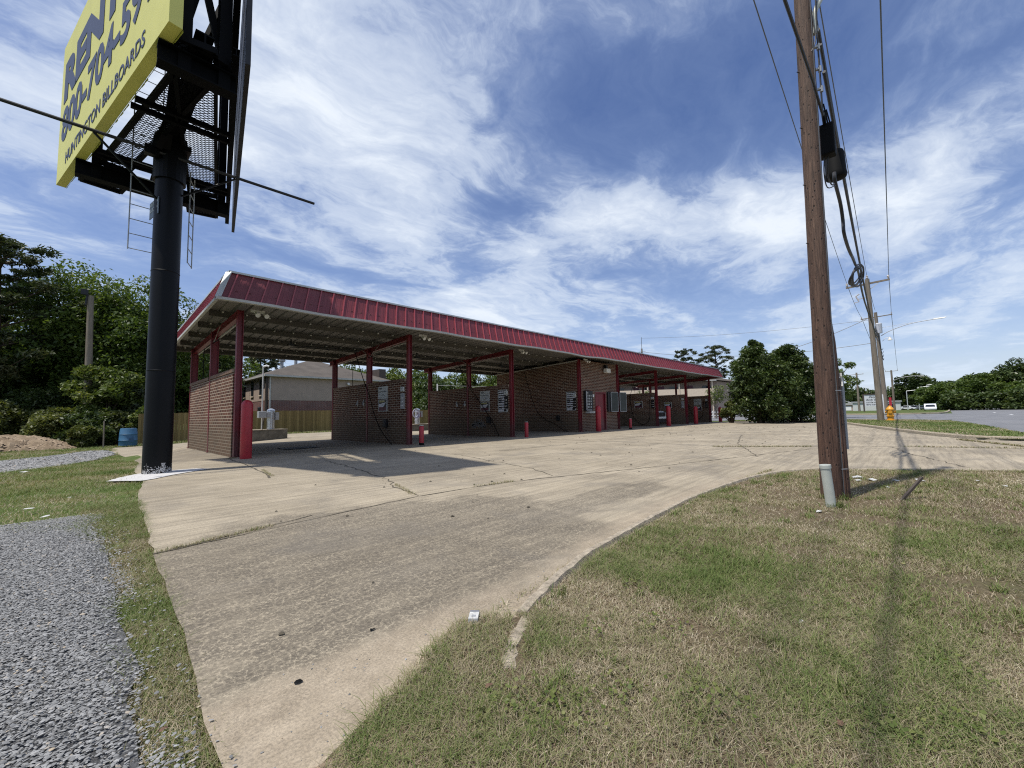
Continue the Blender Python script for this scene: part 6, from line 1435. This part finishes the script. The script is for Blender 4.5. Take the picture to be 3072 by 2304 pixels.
X_, Y_ = sample(26000, -5, 1.2, 13.2, 29.4); k_ = in_poly(X_, Y_, [(-5, 13.2), (-1.2, 15.1), (0, 20.0), (.9, 23.6), (1.2, 26), (1.05, 28.6), (.4, 29.2), (-.9, 26.2), (-2.05, 24.8), (-5, 23.6)]); X_, Y_ = X_[k_], Y_[k_]
stones('gravel', 'grey gravel lane curving past the left grass', X_, Y_, gzv(X_, Y_)-.006, rng.uniform(.02, .05, len(X_)), M['stone'], 32)
X_ = rng.uniform(-6.4, 0, 2600); Y_ = rng.uniform(32.3, 35.9, 2600)
hm = .78*np.clip(1-((X_-mx)/3.3)**2, 0, 1)**.8*np.clip(1-((Y_-my)/1.9)**2, 0, 1)**.8*(.75+.5*vnoise(X_, Y_, .9, 3)); k_ = hm > .05
o = stones('clods', 'loose soil clods on the dirt heap', X_[k_], Y_[k_], gzv(X_[k_], Y_[k_])-.06+hm[k_], rng.uniform(.04, .13, k_.sum()), M['clod'], 33, .7); 

# ------------------------------------------------------------------ world, sun, camera
sun_dir = Vector((.433, -.10, -1.0)).normalized()      # travel direction of light
el = math.asin(-sun_dir.z); az = math.atan2(-sun_dir.x, -sun_dir.y)   # direction towards the sun, from +Y clockwise
w = bpy.data.worlds.new('World'); sc.world = w; w.use_nodes = True; nt = w.node_tree
bg = nt.nodes['Background']; sky = N(nt, 'ShaderNodeTexSky'); sky.sky_type = 'NISHITA'; sky.sun_disc = False
sky.sun_elevation = el; sky.sun_rotation = az; sky.air_density = 1.0; sky.dust_density = .6; sky.ozone_density = 1.6
tc = N(nt, 'ShaderNodeTexCoord'); sp = N(nt, 'ShaderNodeSeparateXYZ'); L(nt, tc.outputs['Generated'], sp.inputs[0])
zc = math_(nt, 'ADD', math_(nt, 'MAXIMUM', sp.outputs['Z'], 0.0), .10)
cb = N(nt, 'ShaderNodeCombineXYZ'); L(nt, math_(nt, 'DIVIDE', sp.outputs['X'], zc), cb.inputs['X']); L(nt, math_(nt, 'DIVIDE', sp.outputs['Y'], zc), cb.inputs['Y'])
P_ = cb.outputs[0]
mp = N(nt, 'ShaderNodeMapping'); mp.inputs['Rotation'].default_value = (0, 0, math.radians(56)); mp.inputs['Scale'].default_value = (.95, 1.75, 1); L(nt, P_, mp.inputs['Vector'])
wp = N(nt, 'ShaderNodeTexNoise'); wp.inputs['Scale'].default_value = 1.1; wp.inputs['Detail'].default_value = 4; L(nt, P_, wp.inputs['Vector'])
wp2 = N(nt, 'ShaderNodeTexNoise'); wp2.inputs['Scale'].default_value = 3.4; wp2.inputs['Detail'].default_value = 5; L(nt, P_, wp2.inputs['Vector'])
vec = mix(nt, 1.0, mp.outputs[0], wp.outputs['Color'], 'ADD'); vec = mix(nt, .30, vec, wp2.outputs['Color'], 'ADD')
c1 = noise(nt, vec, 1.25, 12, .62, .25); c2 = noise(nt, P_, .85, 6, .6, .4); c3 = noise(nt, vec, 4.2, 10, .7, .3)
den = math_(nt, 'ADD', math_(nt, 'ADD', math_(nt, 'MULTIPLY', c1, .58), math_(nt, 'MULTIPLY', c2, .36)), math_(nt, 'MULTIPLY', c3, .17))
def blob(cx, cy, r_, amt):
    s2 = N(nt, 'ShaderNodeSeparateXYZ'); L(nt, P_, s2.inputs[0])
    a_ = math_(nt, 'SUBTRACT', s2.outputs['X'], cx); b_ = math_(nt, 'SUBTRACT', s2.outputs['Y'], cy)
    q = math_(nt, 'DIVIDE', math_(nt, 'ADD', math_(nt, 'MULTIPLY', a_, a_), math_(nt, 'MULTIPLY', b_, b_)), -r_*r_)
    return math_(nt, 'MULTIPLY', math_(nt, 'EXPONENT', q), amt)
for (cx, cy, r_, amt) in ((1.15, .42, .26, -.09), (1.35, .05, .45, -.09), (.30, 2.6, .6, -.06), (2.6, 1.1, .5, -.05), (.95, .62, .16, -.07), (.5, 1.2, .55, .10), (1.0, 1.35, .35, .04), (1.12, 1.15, .14, -.08), (1.5, .85, .22, .12), (2.0, .35, .40, .12), (1.9, 1.9, .7, .10), (1.3, 2.3, .5, .02)):
    den = math_(nt, 'ADD', den, blob(cx, cy, r_, amt))
cov = ramp(nt, den, [(.38, .0), (.47, .10), (.54, .30), (.60, .68), (.72, .98)])
thick = ramp(nt, den, [(.5, (5.4, 6.9, 9.8)), (.60, (7.8, 8.9, 10.7)), (.76, (10.4, 11.1, 12.0))])
hs = N(nt, 'ShaderNodeHueSaturation'); hs.inputs['Saturation'].default_value = 1.16; hs.inputs['Value'].default_value = 1.42; L(nt, mix(nt, 1, sky.outputs[0], (1.10, .98, 1.06), 'MULTIPLY'), hs.inputs['Color'])
hzf = math_(nt, 'MULTIPLY', math_(nt, 'EXPONENT', math_(nt, 'MULTIPLY', math_(nt, 'MAXIMUM', sp.outputs['Z'], 0.0), -7.0)), .55)
L(nt, mix(nt, hzf, mix(nt, cov, hs.outputs[0], thick), (6.9, 8.8, 11.0)), bg.inputs['Color']); bg.inputs['Strength'].default_value = .086
sd = bpy.data.lights.new('sun', 'SUN'); sd.energy = 4.7; sd.angle = math.radians(1.0); sd.color = (1, .955, .88)
so = bpy.data.objects.new('sun', sd); COL.objects.link(so); so.rotation_euler = sun_dir.to_track_quat('-Z', 'Y').to_euler(); so.location = (-10, 5, 30)

F = 1245.6; Wd = 3072
R_ = np.array([[.693, .040, .720], [-.721, .065, .690], [-.019, -.997, .074]])
d1_ = np.array([2735.-1536, 1222.-1152, F]); d1_ /= np.linalg.norm(d1_); d2_ = np.array([235.-1536, 1270.-1152, F]); d2_ /= np.linalg.norm(d2_)
up_ = np.cross(d2_, d1_); up_ /= np.linalg.norm(up_); up_ = -up_ if up_[1] > 0 else up_
d2_ = np.cross(up_, d1_); d2_ = d2_ if d2_ @ np.array([235.-1536, 1270.-1152, F]) > 0 else -d2_
R_ = np.stack([d1_, d2_, up_])
rt = R_ @ np.array([1, 0, 0]); uu_ = R_ @ np.array([0, -1, 0]); bk = R_ @ np.array([0, 0, -1])
cd = bpy.data.cameras.new('camera'); cd.sensor_width = 36; cd.lens = F/Wd*36; cd.clip_start = .05; cd.clip_end = 8000
co = bpy.data.objects.new('camera', cd); COL.objects.link(co)
mw = Matrix(((rt[0], uu_[0], bk[0], 0), (rt[1], uu_[1], bk[1], 0), (rt[2], uu_[2], bk[2], 1.0), (0, 0, 0, 1))); co.matrix_world = mw
sc.camera = co
sc.view_settings.view_transform = 'Standard'; sc.view_settings.look = 'None'; sc.view_settings.exposure = 0; sc.view_settings.gamma = 1
sc.cycles.max_bounces = 6; sc.cycles.use_denoising = False; sc.cycles.filter_width = 1.15; sc.cycles.sample_clamp_indirect = 3; sc.cycles.sample_clamp_direct = 12
